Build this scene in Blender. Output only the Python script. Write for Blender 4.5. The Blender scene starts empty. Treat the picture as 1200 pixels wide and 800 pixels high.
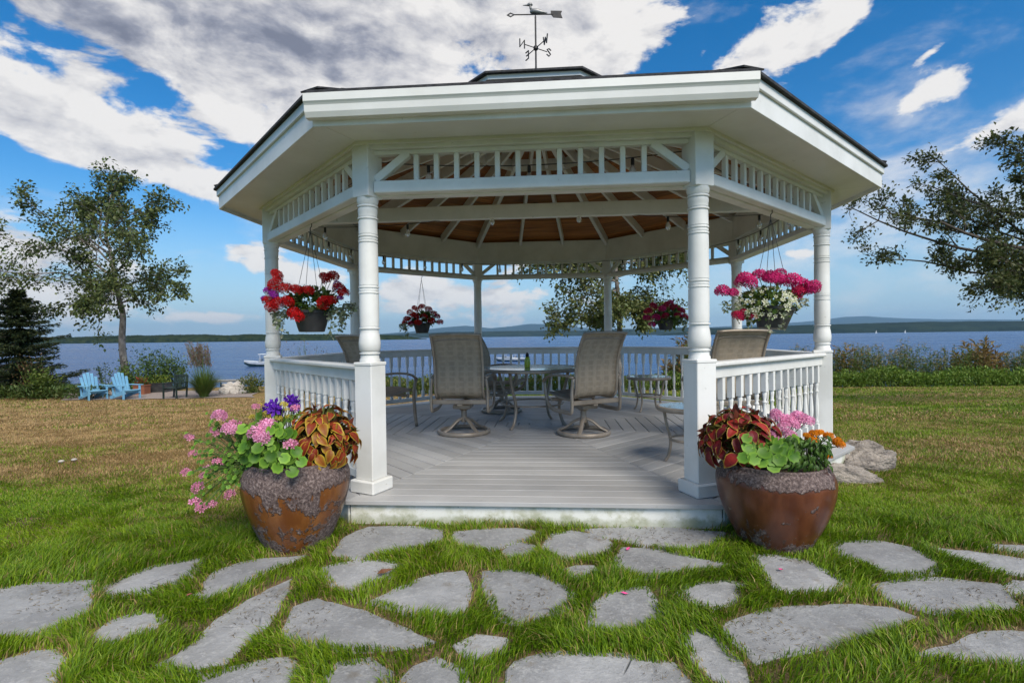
import bpy, bmesh, math, random
import numpy as np
from mathutils import Vector, Matrix, Euler

R = math.radians
random.seed(7)
rng = np.random.default_rng(11)
scene = bpy.context.scene
C = scene.collection

# ------------------------------------------------------------------ camera
FPX = 603.84                       # focal length in photo pixels (photo 1200 wide)
PITCH, ROLL = -0.0101, -0.0123
CAM = Vector((-0.34, -6.435, 1.24))
cam_d = bpy.data.cameras.new('camera')
cam = bpy.data.objects.new('camera', cam_d)
C.objects.link(cam)
cam_d.sensor_width = 36.0
cam_d.lens = 36.0 * FPX / 1200.0
cam_d.clip_start = 0.05
cam_d.clip_end = 60000
_fw = Vector((0, math.cos(PITCH), math.sin(PITCH)))
_up0 = Vector((0, -math.sin(PITCH), math.cos(PITCH)))
_rt0 = Vector((1, 0, 0))
_c, _s = math.cos(ROLL), math.sin(ROLL)
# image axes after roll
_rt = _rt0 * _c + _up0 * _s
_up = -_rt0 * _s + _up0 * _c
cam.matrix_world = Matrix.Translation(CAM) @ Matrix((
    (_rt.x, _up.x, -_fw.x, 0), (_rt.y, _up.y, -_fw.y, 0), (_rt.z, _up.z, -_fw.z, 0), (0, 0, 0, 1)))
scene.camera = cam


def ray(u, v):
    """direction through a photo pixel, forward component 1"""
    return _fw + _rt * ((u - 600) / FPX) - _up * ((v - 400) / FPX)


def at(u, v, d):
    return CAM + ray(u, v) * d


# ------------------------------------------------------------------ light
SUN_EL, SUN_AZ = R(43), R(-63)      # azimuth measured from +x, counter-clockwise
sun_vec = Vector((math.cos(SUN_EL) * math.cos(SUN_AZ), math.cos(SUN_EL) * math.sin(SUN_AZ), math.sin(SUN_EL)))
sd = bpy.data.lights.new('sun', 'SUN')
sd.energy = 2.0
sd.angle = R(26)
sd.color = (1.0, 0.93, 0.82)
so = bpy.data.objects.new('sun', sd)
C.objects.link(so)
so.rotation_euler = sun_vec.to_track_quat('Z', 'Y').to_euler()
so.location = (20, -20, 30)

scene.view_settings.view_transform = 'Standard'
scene.view_settings.look = 'None'
scene.view_settings.gamma = 1.0
scene.view_settings.exposure = 1.02
scene.view_settings.use_curve_mapping = False
scene.render.engine = 'CYCLES'

world = bpy.data.worlds.new('World')
scene.world = world
world.use_nodes = True
wt = world.node_tree
wt.nodes.clear()


class NG:
    """small node-graph helper"""
    def __init__(self, tree):
        self.t = tree

    def n(self, typ, **kw):
        nd = self.t.nodes.new(typ)
        for k, v in kw.items():
            setattr(nd, k, v)
        return nd

    def link(self, a, b):
        self.t.links.new(a, b)

    def put(self, sock, v):
        if hasattr(v, 'node'):
            self.link(v, sock)
        else:
            sock.default_value = v

    def m(self, op, a, b=0.0, c=None, clamp=False):
        nd = self.n('ShaderNodeMath', operation=op, use_clamp=clamp)
        self.put(nd.inputs[0], a)
        self.put(nd.inputs[1], b)
        if c is not None:
            self.put(nd.inputs[2], c)
        return nd.outputs[0]

    def mix(self, f, a, b, blend='MIX'):
        nd = self.n('ShaderNodeMix', data_type='RGBA', blend_type=blend)
        self.put(nd.inputs[0], f)
        for i, v in ((6, a), (7, b)):
            if not hasattr(v, 'node') and len(v) == 3:
                v = (*v, 1)
            self.put(nd.inputs[i], v)
        return nd.outputs[2]

    def noise(self, vec, scale, detail=4, rough=0.55, dist=0.0, out='Fac'):
        nd = self.n('ShaderNodeTexNoise')
        if vec is not None:
            self.link(vec, nd.inputs['Vector'])
        nd.inputs['Scale'].default_value = scale
        nd.inputs['Detail'].default_value = detail
        nd.inputs['Roughness'].default_value = rough
        nd.inputs['Distortion'].default_value = dist
        return nd.outputs[out]

    def ramp(self, f, stops, interp='LINEAR'):
        nd = self.n('ShaderNodeValToRGB')
        cr = nd.color_ramp
        cr.interpolation = interp
        while len(cr.elements) < len(stops):
            cr.elements.new(0.5)
        for e, (p, c) in zip(cr.elements, stops):
            e.position = p
            e.color = (*c, 1) if len(c) == 3 else c
        self.put(nd.inputs[0], f)
        return nd.outputs[0]

    def sstep(self, x, a, b):
        nd = self.n('ShaderNodeMapRange', interpolation_type='SMOOTHSTEP')
        self.put(nd.inputs[0], x)
        nd.inputs[1].default_value = a
        nd.inputs[2].default_value = b
        return nd.outputs[0]


def build_world():
    g = NG(wt)
    sky = g.n('ShaderNodeTexSky', sky_type='NISHITA')
    sky.sun_disc = False
    sky.sun_elevation = SUN_EL
    sky.sun_rotation = math.atan2(sun_vec.x, sun_vec.y)
    sky.altitude = 50
    sky.air_density = 1.0
    sky.dust_density = 0.3
    sky.ozone_density = 3.0
    hsv = g.n('ShaderNodeHueSaturation')
    hsv.inputs['Saturation'].default_value = 1.42
    hsv.inputs['Value'].default_value = 0.84
    g.link(sky.outputs[0], hsv.inputs['Color'])
    tc = g.n('ShaderNodeTexCoord')
    sep = g.n('ShaderNodeSeparateXYZ')
    g.link(tc.outputs['Generated'], sep.inputs[0])
    x, y, z = sep.outputs
    az = g.m('ARCTAN2', x, y)
    el = g.m('ARCSINE', z)
    ca = g.n('ShaderNodeCombineXYZ')
    g.link(az, ca.inputs[0])
    g.link(el, ca.inputs[1])
    ang = ca.outputs[0]
    # cloud banks drawn out sideways, climbing towards the upper left
    mp = g.n('ShaderNodeMapping')
    g.link(ang, mp.inputs[0])
    mp.inputs['Rotation'].default_value = (0, 0, R(14))
    mp.inputs['Scale'].default_value = (1.0, 2.0, 1.0)
    mp.inputs['Location'].default_value = (2.3, 0.4, 0)
    n1 = g.noise(mp.outputs[0], 6.4, 9, 0.60, 0.2)

    def blob(u, v, su, sv, k, tilt, acc):
        d = ray(u, v).normalized()
        a0, e0 = math.atan2(d.x, d.y), math.asin(d.z)
        sa, se = 1.75 * su / 700.0, 1.75 * sv / 640.0
        m = g.n('ShaderNodeMapping', vector_type='TEXTURE')
        g.link(ang, m.inputs[0])
        m.inputs['Location'].default_value = (a0, e0, 0)
        m.inputs['Rotation'].default_value = (0, 0, R(-tilt))
        m.inputs['Scale'].default_value = (sa, se, 1)
        gr = g.n('ShaderNodeTexGradient', gradient_type='QUADRATIC_SPHERE')
        g.link(m.outputs[0], gr.inputs[0])
        return g.m('MULTIPLY_ADD', gr.outputs['Fac'], k, acc)

    def total(lst, acc=0.0):
        for b in lst: acc = blob(*b, acc)
        return acc
    dens0 = total([
        (150, 0, 330, 110, 0.34, 6), (430, 40, 250, 110, 0.34, 0), (40, 130, 190, 50, 0.30, 12),
        (205, 205, 130, 26, 0.36, 16), (680, 20, 160, 80, 0.34, 0), (275, 135, 70, 30, 0.24, 15),
        (905, 55, 130, 45, 0.30, -25), (990, 20, 60, 26, 0.28, -30), (1115, 95, 55, 30, 0.32, -22), (1165, 150, 110, 26, 0.24, -22),
        (0, 295, 110, 50, 0.42, 0), (70, 350, 170, 18, 0.40, 2), (285, 292, 50, 20, 0.34, 0), (255, 372, 70, 9, 0.30, 0),
        (530, 345, 140, 26, 0.40, 3), (345, 325, 70, 34, 0.28, 0), (1090, 62, 34, 9, 0.30, -25), (935, 296, 46, 12, 0.30, 0),
        (95, 245, 190, 36, -0.34, 12), (150, 78, 60, 26, -0.13, 30), (225, 122, 80, 34, -0.16, 38), (330, 75, 60, 18, -0.1, 20), (20, 85, 60, 16, -0.12, 10), (1090, 10, 90, 50, -0.26, 0), (840, 3, 70, 34, -0.26, 0), (1100, 300, 330, 80, -0.22, 0),
        (250, 255, 110, 34, -0.22, 10), (1010, 140, 70, 50, -0.14, 0), (1080, 60, 200, 130, -0.07, 0)],
        g.m('ADD', g.m('ADD', n1, -0.02), g.m('MULTIPLY', g.sstep(el, 0.35, 0.95), 0.20)))  # extra cloud cover higher up, mostly out of view, added for ambient light
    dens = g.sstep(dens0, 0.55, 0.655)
    dark = total([(290, 45, 230, 60, 0.62, -8), (20, 15, 150, 55, 0.35, 0), (400, 75, 90, 60, 0.35, 0), (560, 40, 130, 60, 0.15, 0), (50, 326, 200, 12, 0.5, 0), (530, 364, 150, 9, 0.5, 0), (360, 352, 80, 11, .4, 0)])
    of = g.n('ShaderNodeVectorMath', operation='ADD')
    g.link(mp.outputs[0], of.inputs[0])
    of.inputs[1].default_value = (0.012, 0.045, 0)
    n1b = g.noise(of.outputs[0], 6.4, 6, 0.60, 0.2)
    sh = g.m('MULTIPLY_ADD', dark, g.m('MULTIPLY_ADD', n1b, 1.6, 0.1), g.m('MULTIPLY', g.sstep(dens0, 0.64, 1.1), 0.22))
    sh = g.m('ADD', g.m('MULTIPLY_ADD', g.m('SUBTRACT', n1b, n1), 2.4, sh), 0.02, clamp=True)
    ccol = g.ramp(sh, [(0.0, (5.3, 5.15, 5.0)), (0.35, (3.8, 3.75, 3.85)), (0.7, (2.0, 2.08, 2.45)), (1.0, (1.25, 1.33, 1.7))])
    veil = g.m('MULTIPLY', g.sstep(total([(1150, 215, 220, 110, 0.26, -10), (960, 240, 140, 70, 0.16, 0)], n1), 0.50, 0.95), 0.8)
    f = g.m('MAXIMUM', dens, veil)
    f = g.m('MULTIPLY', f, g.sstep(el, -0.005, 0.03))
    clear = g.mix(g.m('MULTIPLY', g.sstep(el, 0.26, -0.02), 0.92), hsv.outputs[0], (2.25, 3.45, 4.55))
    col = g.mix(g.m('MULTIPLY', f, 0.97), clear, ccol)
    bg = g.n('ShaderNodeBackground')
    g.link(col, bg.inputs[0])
    bg.inputs[1].default_value = 0.0855
    out = g.n('ShaderNodeOutputWorld')
    g.link(bg.outputs[0], out.inputs[0])


build_world()

# ------------------------------------------------------------------ helpers
def tag(o, label=None, cat=None, group=None, kind=None):
    if label: o['label'] = label
    if cat: o['category'] = cat
    if group: o['group'] = group
    if kind: o['kind'] = kind
    return o


def link(name, me, parent=None, loc=None, rot=None, scale=None):
    o = bpy.data.objects.new(name, me)
    C.objects.link(o)
    if parent is not None: o.parent = parent
    if loc is not None: o.location = loc
    if rot is not None: o.rotation_euler = rot
    if scale is not None: o.scale = (scale,) * 3 if not hasattr(scale, '__len__') else scale
    return o


def empty(name, label, cat, loc=(0, 0, 0), rz=0.0, group=None):
    o = link(name, None, None, loc, (0, 0, rz))
    o.empty_display_size = 0.2
    return tag(o, label, cat, group)


def copy_tree(o, parent=None):
    c = o.copy()
    C.objects.link(c)
    c.parent = parent
    for ch in list(o.children):
        copy_tree(ch, c)
    return c


class MB:
    def __init__(self):
        self.v, self.f = [], []

    def add(self, vs, fs):
        b = len(self.v)
        self.v += [tuple(p) for p in vs]
        self.f += [tuple(i + b for i in f) for f in fs]
        return self

    def box(self, c, s, rz=0.0):
        cx, cy, cz = c
        hx, hy, hz = s[0] / 2, s[1] / 2, s[2] / 2
        co, si = math.cos(rz), math.sin(rz)
        vs = []
        for z in (-hz, hz):
            for px, py in ((-hx, -hy), (hx, -hy), (hx, hy), (-hx, hy)):
                vs.append((cx + px * co - py * si, cy + px * si + py * co, cz + z))
        return self.add(vs, [(3, 2, 1, 0), (4, 5, 6, 7), (0, 1, 5, 4), (1, 2, 6, 5), (2, 3, 7, 6), (3, 0, 4, 7)])

    def bar(self, a, b, w, h, up=(0, 0, 1)):
        """rectangular bar from a to b, w across, h along up"""
        a, b, up = Vector(a), Vector(b), Vector(up)
        d = (b - a).normalized()
        s = d.cross(up).normalized()
        u = s.cross(d).normalized()
        vs = []
        for p in (a, b):
            for i, j in ((-1, -1), (1, -1), (1, 1), (-1, 1)):
                vs.append(p + s * (w / 2 * i) + u * (h / 2 * j))
        return self.add(vs, [(3, 2, 1, 0), (4, 5, 6, 7), (0, 1, 5, 4), (1, 2, 6, 5), (2, 3, 7, 6), (3, 0, 4, 7)])

    def lathe(self, prof, n=24, c=(0, 0, 0), cap=True, half=None):
        vs, fs = [], []
        for r, z in prof:
            for i in range(n):
                a = 2 * math.pi * i / n
                vs.append((c[0] + r * math.cos(a), c[1] + r * math.sin(a), c[2] + z))
        for k in range(len(prof) - 1):
            for i in range(n):
                j = (i + 1) % n
                fs.append((k * n + i, k * n + j, (k + 1) * n + j, (k + 1) * n + i))
        if cap:
            fs.append(tuple(range(n - 1, -1, -1)))
            fs.append(tuple((len(prof) - 1) * n + i for i in range(n)))
        return self.add(vs, fs)

    def tube(self, pts, r, n=8, close=False, flat=None):
        pts = [Vector(p) for p in pts]
        m = len(pts)
        rad = r if hasattr(r, '__len__') else [r] * m
        vs, fs = [], []
        prev = None
        for i, p in enumerate(pts):
            if close:
                t = pts[(i + 1) % m] - pts[i - 1]
            else:
                t = pts[min(i + 1, m - 1)] - pts[max(i - 1, 0)]
            t.normalize()
            if prev is None:
                ref = Vector((0, 0, 1)) if abs(t.z) < 0.9 else Vector((1, 0, 0))
                s = t.cross(ref).normalized()
            else:
                s = (prev - t * prev.dot(t)).normalized()
            prev = s
            u = t.cross(s)
            for k in range(n):
                a = 2 * math.pi * (k + 0.5) / n
                fx, fy = (1, 1) if flat is None else flat
                vs.append(p + s * (math.cos(a) * rad[i] * fx) + u * (math.sin(a) * rad[i] * fy))
        for i in range(m if close else m - 1):
            j = (i + 1) % m
            for k in range(n):
                l = (k + 1) % n
                fs.append((i * n + k, i * n + l, j * n + l, j * n + k))
        if not close:
            fs.append(tuple(range(n - 1, -1, -1)))
            fs.append(tuple((m - 1) * n + k for k in range(n)))
        return self.add(vs, fs)

    def prism(self, poly, z0, z1):
        n = len(poly)
        vs = [(x, y, z0) for x, y in poly] + [(x, y, z1) for x, y in poly]
        fs = [tuple(range(n - 1, -1, -1)), tuple(range(n, 2 * n))]
        for i in range(n):
            j = (i + 1) % n
            fs.append((i, j, n + j, n + i))
        return self.add(vs, fs)

    def mesh(self, name, mat=None, smooth=False, bevel=0.0, seg=1):
        me = bpy.data.meshes.new(name)
        me.from_pydata(self.v, [], self.f)
        if bevel > 0:
            bm = bmesh.new()
            bm.from_mesh(me)
            es = [e for e in bm.edges if len(e.link_faces) == 2 and e.calc_face_angle(0) > 0.5]
            bmesh.ops.bevel(bm, geom=es, offset=bevel, segments=seg, affect='EDGES', clamp_overlap=True)
            bm.to_mesh(me)
            bm.free()
        if mat is not None: me.materials.append(mat)
        if smooth == 'auto':
            me.shade_auto_smooth(angle=R(35)) if hasattr(me, 'shade_auto_smooth') else None
            bm = bmesh.new(); bm.from_mesh(me)
            for f in bm.faces: f.smooth = True
            for e in bm.edges:
                if len(e.link_faces) == 2 and e.calc_face_angle(0) > R(38): e.smooth = False
            bm.to_mesh(me); bm.free()
        elif smooth:
            me.polygons.foreach_set('use_smooth', [True] * len(me.polygons))
        me.update()
        return me

    def build(self, name, mat, parent=None, smooth=False, bevel=0.0, loc=None, rot=None, seg=1):
        return link(name, self.mesh(name, mat, smooth, bevel, seg), parent, loc, rot)


def np_mesh(name, verts, faces_flat, loop_tot, mat, cols=None, smooth=False):
    me = bpy.data.meshes.new(name)
    nv = len(verts)
    me.vertices.add(nv)
    me.vertices.foreach_set('co', np.ascontiguousarray(verts, dtype=np.float32).ravel())
    nf = len(loop_tot)
    me.loops.add(len(faces_flat))
    me.loops.foreach_set('vertex_index', np.ascontiguousarray(faces_flat, dtype=np.int32))
    me.polygons.add(nf)
    start = np.concatenate(([0], np.cumsum(loop_tot)[:-1])).astype(np.int32)
    me.polygons.foreach_set('loop_start', start)
    if smooth: me.polygons.foreach_set('use_smooth', np.ones(nf, dtype=bool))
    me.update(calc_edges=True)
    if cols is not None:
        at_ = me.color_attributes.new('Col', 'FLOAT_COLOR', 'POINT')
        c4 = np.ones((nv, 4), dtype=np.float32)
        c4[:, :cols.shape[1]] = cols
        at_.data.foreach_set('color', c4.ravel())
    if mat is not None: me.materials.append(mat)
    return me


# value noise used for layout (not for shading)
_tab = rng.random((256, 256))


def vnoise(x, y):
    x = np.asarray(x, float); y = np.asarray(y, float)
    xi = np.floor(x).astype(int); yi = np.floor(y).astype(int)
    fx = x - xi; fy = y - yi
    fx = fx * fx * (3 - 2 * fx); fy = fy * fy * (3 - 2 * fy)
    a = _tab[xi & 255, yi & 255]; b = _tab[(xi + 1) & 255, yi & 255]
    c = _tab[xi & 255, (yi + 1) & 255]; d = _tab[(xi + 1) & 255, (yi + 1) & 255]
    return (a * (1 - fx) + b * fx) * (1 - fy) + (c * (1 - fx) + d * fx) * fy


def fbm(x, y, o=4):
    s = 0; a = 1; t = 0
    for i in range(o):
        s = s + a * vnoise(np.asarray(x) * 2 ** i + 17.3 * i, np.asarray(y) * 2 ** i + 5.1 * i)
        t += a; a *= 0.5
    return s / t


# ------------------------------------------------------------------ materials
def new_mat(name):
    m = bpy.data.materials.new(name)
    m.use_nodes = True
    m.node_tree.nodes.clear()
    g = NG(m.node_tree)
    out = g.n('ShaderNodeOutputMaterial')
    p = g.n('ShaderNodeBsdfPrincipled')
    g.link(p.outputs[0], out.inputs[0])
    return m, g, p, out


def bump(g, p, h, strength=0.3, dist=0.01):
    b = g.n('ShaderNodeBump')
    b.inputs['Strength'].default_value = strength
    b.inputs['Distance'].default_value = dist
    g.put(b.inputs['Height'], h)
    g.link(b.outputs[0], p.inputs['Normal'])


def pos(g, objco=False):
    if objco:
        return g.n('ShaderNodeTexCoord').outputs['Object']
    return g.n('ShaderNodeNewGeometry').outputs['Position']


def pm(name, c1, c2=None, scale=4.0, rough=0.6, bs=0.15, bscale=60.0, bd=0.004, metal=0.0, spots=None, rnd=0.0, objco=False, spec=0.5, stretch=None, coat=0.0):
    m, g, p, out = new_mat(name)
    v = pos(g, objco)
    if stretch:
        mp = g.n('ShaderNodeVectorMath', operation='MULTIPLY')
        g.link(v, mp.inputs[0]); mp.inputs[1].default_value = stretch
        v = mp.outputs[0]
    c2 = c2 or tuple(x * 0.8 for x in c1)
    n = g.noise(v, scale, 6, 0.6)
    col = g.mix(g.sstep(n, 0.35, 0.68), c1, c2)
    if spots:
        sc, th, cs, am = spots
        ns = g.noise(v, sc, 5, 0.65)
        col = g.mix(g.m('MULTIPLY', g.sstep(ns, th, th + 0.06), am), col, cs)
    if rnd:
        oi = g.n('ShaderNodeObjectInfo')
        mr = g.n('ShaderNodeMapRange')
        g.link(oi.outputs['Random'], mr.inputs[0])
        mr.inputs[3].default_value = 1 - rnd
        mr.inputs[4].default_value = 1 + rnd
        hs = g.n('ShaderNodeHueSaturation')
        g.link(mr.outputs[0], hs.inputs['Value'])
        g.link(col, hs.inputs['Color'])
        col = hs.outputs[0]
    g.link(col, p.inputs['Base Color'])
    p.inputs['Roughness'].default_value = rough
    p.inputs['Metallic'].default_value = metal
    p.inputs['Specular IOR Level'].default_value = spec
    p.inputs['Coat Weight'].default_value = coat
    if bs > 0:
        bump(g, p, g.noise(v, bscale, 4, 0.6), bs, bd)
    return m


WHITE = pm('white_paint', (0.80, 0.795, 0.77), (0.68, 0.675, 0.64), 2.2, 0.45, 0.12, 40, 0.002, spots=(17, 0.66, (0.36, 0.34, 0.28), 0.5))
WHITE_TRIM = pm('white_trim', (0.80, 0.79, 0.76), (0.70, 0.69, 0.65), 1.4, 0.4, 0.08, 30, 0.002, spots=(10, 0.68, (0.40, 0.37, 0.29), 0.4))


def skirt_mat():
    m, g, p, out = new_mat('weathered_white_skirt')
    v = pos(g)
    n = g.noise(v, 9, 6, 0.65)
    col = g.mix(g.sstep(n, 0.42, 0.66), (0.76, 0.76, 0.71), (0.55, 0.55, 0.44))
    sp = g.n('ShaderNodeSeparateXYZ'); g.link(v, sp.inputs[0])
    low = g.m('ADD', g.sstep(sp.outputs[2], 0.085, -0.01), g.m('MULTIPLY', g.m('SUBTRACT', n, 0.5), 1.6))
    col = g.mix(g.m('MULTIPLY', g.sstep(low, 0.3, 1.0), 0.55), col, (0.20, 0.22, 0.09))
    chips = g.noise(v, 34, 4, 0.7)
    col = g.mix(g.m('MULTIPLY', g.sstep(chips, 0.68, 0.71), 0.8), col, (0.16, 0.13, 0.09))
    g.link(col, p.inputs['Base Color'])
    p.inputs['Roughness'].default_value = 0.6
    bump(g, p, g.noise(v, 50, 4, 0.6), 0.2, 0.004)
    return m


SKIRT = skirt_mat()


def deck_mat():
    m, g, p, out = new_mat('grey_deck_paint')
    v = pos(g)
    oi = g.n('ShaderNodeObjectInfo')
    n = g.noise(v, 1.3, 6, 0.6)
    base = g.mix(g.sstep(n, 0.3, 0.7), (0.43, 0.427, 0.42), (0.345, 0.343, 0.34))
    hs = g.n('ShaderNodeHueSaturation')
    mr = g.n('ShaderNodeMapRange'); g.link(oi.outputs['Random'], mr.inputs[0]); mr.inputs[3].default_value = 0.86; mr.inputs[4].default_value = 1.12
    g.link(mr.outputs[0], hs.inputs['Value']); g.link(base, hs.inputs['Color'])
    sc = g.noise(v, 22, 6, 0.7)
    col = g.mix(g.m('MULTIPLY', g.sstep(sc, 0.60, 0.72), 0.35), hs.outputs[0], (0.22, 0.215, 0.205))
    tc = g.n('ShaderNodeTexCoord')
    st = g.n('ShaderNodeVectorMath', operation='MULTIPLY'); g.link(tc.outputs['Object'], st.inputs[0]); st.inputs[1].default_value = (90, 2.2, 90)
    gr = g.noise(st.outputs[0], 1.0, 5, 0.65)
    col = g.mix(g.m('MULTIPLY', g.sstep(gr, 0.55, 0.75), 0.35), col, (0.55, 0.55, 0.545))
    g.link(col, p.inputs['Base Color'])
    p.inputs['Roughness'].default_value = 0.5
    g.put(p.inputs['Roughness'], g.m('ADD', 0.42, g.m('MULTIPLY', n, 0.25)))
    bump(g, p, gr, 0.25, 0.002)
    return m


DECK = deck_mat()
DARKWOOD = pm('dark_underframe', (0.03, 0.028, 0.025), rough=0.9)


def ceil_mat():
    m, g, p, out = new_mat('stained_cedar_boards')
    tc = g.n('ShaderNodeTexCoord')
    oi = g.n('ShaderNodeObjectInfo')
    ad = g.n('ShaderNodeVectorMath', operation='ADD'); g.link(tc.outputs['Object'], ad.inputs[0])
    cm = g.n('ShaderNodeCombineXYZ'); g.link(g.m('MULTIPLY', oi.outputs['Random'], 40.0), cm.inputs[1]); g.link(cm.outputs[0], ad.inputs[1])
    st = g.n('ShaderNodeVectorMath', operation='MULTIPLY'); g.link(ad.outputs[0], st.inputs[0]); st.inputs[1].default_value = (26, 1.3, 26)
    gr = g.noise(st.outputs[0], 1.0, 6, 0.6, 0.6)
    col = g.ramp(gr, [(0.25, (0.15, 0.050, 0.014)), (0.5, (0.36, 0.135, 0.038)), (0.75, (0.55, 0.24, 0.075))])
    hs = g.n('ShaderNodeHueSaturation')
    mr = g.n('ShaderNodeMapRange'); g.link(oi.outputs['Random'], mr.inputs[0]); mr.inputs[3].default_value = 0.65; mr.inputs[4].default_value = 1.3
    g.link(mr.outputs[0], hs.inputs['Value']); g.link(col, hs.inputs['Color'])
    g.link(hs.outputs[0], p.inputs['Base Color'])
    p.inputs['Roughness'].default_value = 0.4
    bump(g, p, gr, 0.2, 0.003)
    return m


CEIL = ceil_mat()
SHINGLE = pm('asphalt_shingle', (0.045, 0.045, 0.05), (0.02, 0.02, 0.022), 30, 0.9, 0.6, 220, 0.004)
ALU = pm('taupe_aluminium', (0.38, 0.32, 0.255), (0.27, 0.225, 0.178), 7, 0.42, 0.05, 90, 0.001, metal=0.25, rnd=0.06)
BLACKM = pm('black_iron', (0.022, 0.022, 0.024), (0.045, 0.04, 0.036), 20, 0.5, 0.1, 80, 0.002, metal=0.3)


def sling_mat():
    m, g, p, out = new_mat('woven_sling_mesh')
    tc = g.n('ShaderNodeTexCoord')
    sp = g.n('ShaderNodeSeparateXYZ'); g.link(tc.outputs['UV'], sp.inputs[0])
    w1 = g.m('SINE', g.m('MULTIPLY', sp.outputs[0], 2 * math.pi * 46))
    w2 = g.m('SINE', g.m('MULTIPLY', sp.outputs[1], 2 * math.pi * 110))
    w = g.m('MULTIPLY', w1, w2)
    # broad woven plaid of the fabric
    b1 = g.sstep(g.m('SINE', g.m('MULTIPLY', sp.outputs[0], 2 * math.pi * 5)), -0.2, 0.5)
    b2 = g.sstep(g.m('SINE', g.m('MULTIPLY', sp.outputs[1], 2 * math.pi * 13)), 0.2, 0.8)
    n = g.noise(tc.outputs['UV'], 9, 5, 0.6)
    col = g.mix(g.m('ADD', 0.5, g.m('MULTIPLY', w, 0.4)), (0.27, 0.215, 0.15), (0.58, 0.485, 0.365))
    col = g.mix(g.m('MULTIPLY', g.m('MAXIMUM', b1, b2), 0.30), col, (0.62, 0.53, 0.41))
    col = g.mix(g.m('MULTIPLY', g.sstep(n, 0.4, 0.7), 0.35), col, (0.22, 0.195, 0.16))
    g.link(col, p.inputs['Base Color'])
    p.inputs['Roughness'].default_value = 0.75
    bump(g, p, w, 0.3, 0.002)
    # a little light passes through the open weave
    tr = g.n('ShaderNodeBsdfTranslucent'); g.link(col, tr.inputs[0])
    mx = g.n('ShaderNodeMixShader'); mx.inputs[0].default_value = 0.22
    g.link(p.outputs[0], mx.inputs[1]); g.link(tr.outputs[0], mx.inputs[2]); g.link(mx.outputs[0], out.inputs[0])
    return m


SLING = sling_mat()


def slate_mat():
    m, g, p, out = new_mat('bluestone_slate')
    v = pos(g)
    oi = g.n('ShaderNodeObjectInfo')
    n = g.noise(v, 3.2, 7, 0.62)
    col = g.mix(g.sstep(n, 0.3, 0.7), (0.330, 0.335, 0.345), (0.215, 0.218, 0.225))
    fine = g.noise(v, 38, 6, 0.7)
    col = g.mix(g.m('MULTIPLY', g.sstep(fine, 0.50, 0.66), 0.55), col, (0.42, 0.42, 0.42))
    pit = g.noise(v, 75, 5, 0.75)
    col = g.mix(g.m('MULTIPLY', g.sstep(pit, 0.58, 0.68), 0.5), col, (0.11, 0.105, 0.10))
    st = g.noise(v, 9, 6, 0.7)
    col = g.mix(g.m('MULTIPLY', g.sstep(st, 0.56, 0.72), 0.55), col, (0.17, 0.145, 0.11))
    # thin cracks and clinging dry blades
    mp = g.n('ShaderNodeVectorMath', operation='MULTIPLY'); g.link(v, mp.inputs[0]); mp.inputs[1].default_value = (1.0, 1.9, 1.0)
    vo = g.n('ShaderNodeTexVoronoi', feature='DISTANCE_TO_EDGE'); g.link(mp.outputs[0], vo.inputs[0]); vo.inputs['Scale'].default_value = 4
    cr = g.m('MULTIPLY', g.sstep(vo.outputs[0], 0.02, 0.0), g.sstep(g.noise(v, 3, 3), 0.62, 0.75))
    col = g.mix(g.m('MULTIPLY', cr, 0.55), col, (0.06, 0.055, 0.045))
    hs = g.n('ShaderNodeHueSaturation')
    mr = g.n('ShaderNodeMapRange'); g.link(oi.outputs['Random'], mr.inputs[0]); mr.inputs[3].default_value = 0.88; mr.inputs[4].default_value = 1.14
    g.link(mr.outputs[0], hs.inputs['Value']); g.link(col, hs.inputs['Color'])
    g.link(hs.outputs[0], p.inputs['Base Color'])
    p.inputs['Roughness'].default_value = 0.7
    h = g.m('ADD', g.m('MULTIPLY', n, 0.9), g.m('ADD', g.m('MULTIPLY', fine, 0.35), g.m('MULTIPLY', cr, -0.5)))
    bump(g, p, g.m('ADD', h, g.m('MULTIPLY', pit, -0.12)), 1.0, 0.016)
    return m


SLATE = slate_mat()


def col_mat(name, rough=0.6, trans=0.3, spec=0.3, mul=(1, 1, 1), var=0.0):
    """material driven by the mesh's own colour attribute (leaf kinds, dry and fresh blades)"""
    m, g, p, out = new_mat(name)
    a = g.n('ShaderNodeVertexColor'); a.layer_name = 'Col'
    col = a.outputs[0]
    if var:
        oi = g.n('ShaderNodeObjectInfo')
        mr = g.n('ShaderNodeMapRange'); g.link(oi.outputs['Random'], mr.inputs[0]); mr.inputs[3].default_value = 1 - var; mr.inputs[4].default_value = 1 + var
        hs = g.n('ShaderNodeHueSaturation'); g.link(mr.outputs[0], hs.inputs['Value']); g.link(col, hs.inputs['Color'])
        col = hs.outputs[0]
    g.link(col, p.inputs['Base Color'])
    p.inputs['Roughness'].default_value = rough
    p.inputs['Specular IOR Level'].default_value = spec
    if trans:
        tr = g.n('ShaderNodeBsdfTranslucent'); g.link(col, tr.inputs[0])
        mx = g.n('ShaderNodeMixShader'); mx.inputs[0].default_value = trans
        g.link(p.outputs[0], mx.inputs[1]); g.link(tr.outputs[0], mx.inputs[2]); g.link(mx.outputs[0], out.inputs[0])
    return m


GRASS = col_mat('grass_blades', 0.5, 0.30)
LEAF = col_mat('foliage', 0.5, 0.30, 0.35)
PETAL = col_mat('petals', 0.6, 0.35, 0.2, var=0.12)
LEAFV = col_mat('pot_leaves', 0.5, 0.25, 0.3, var=0.22)


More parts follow.
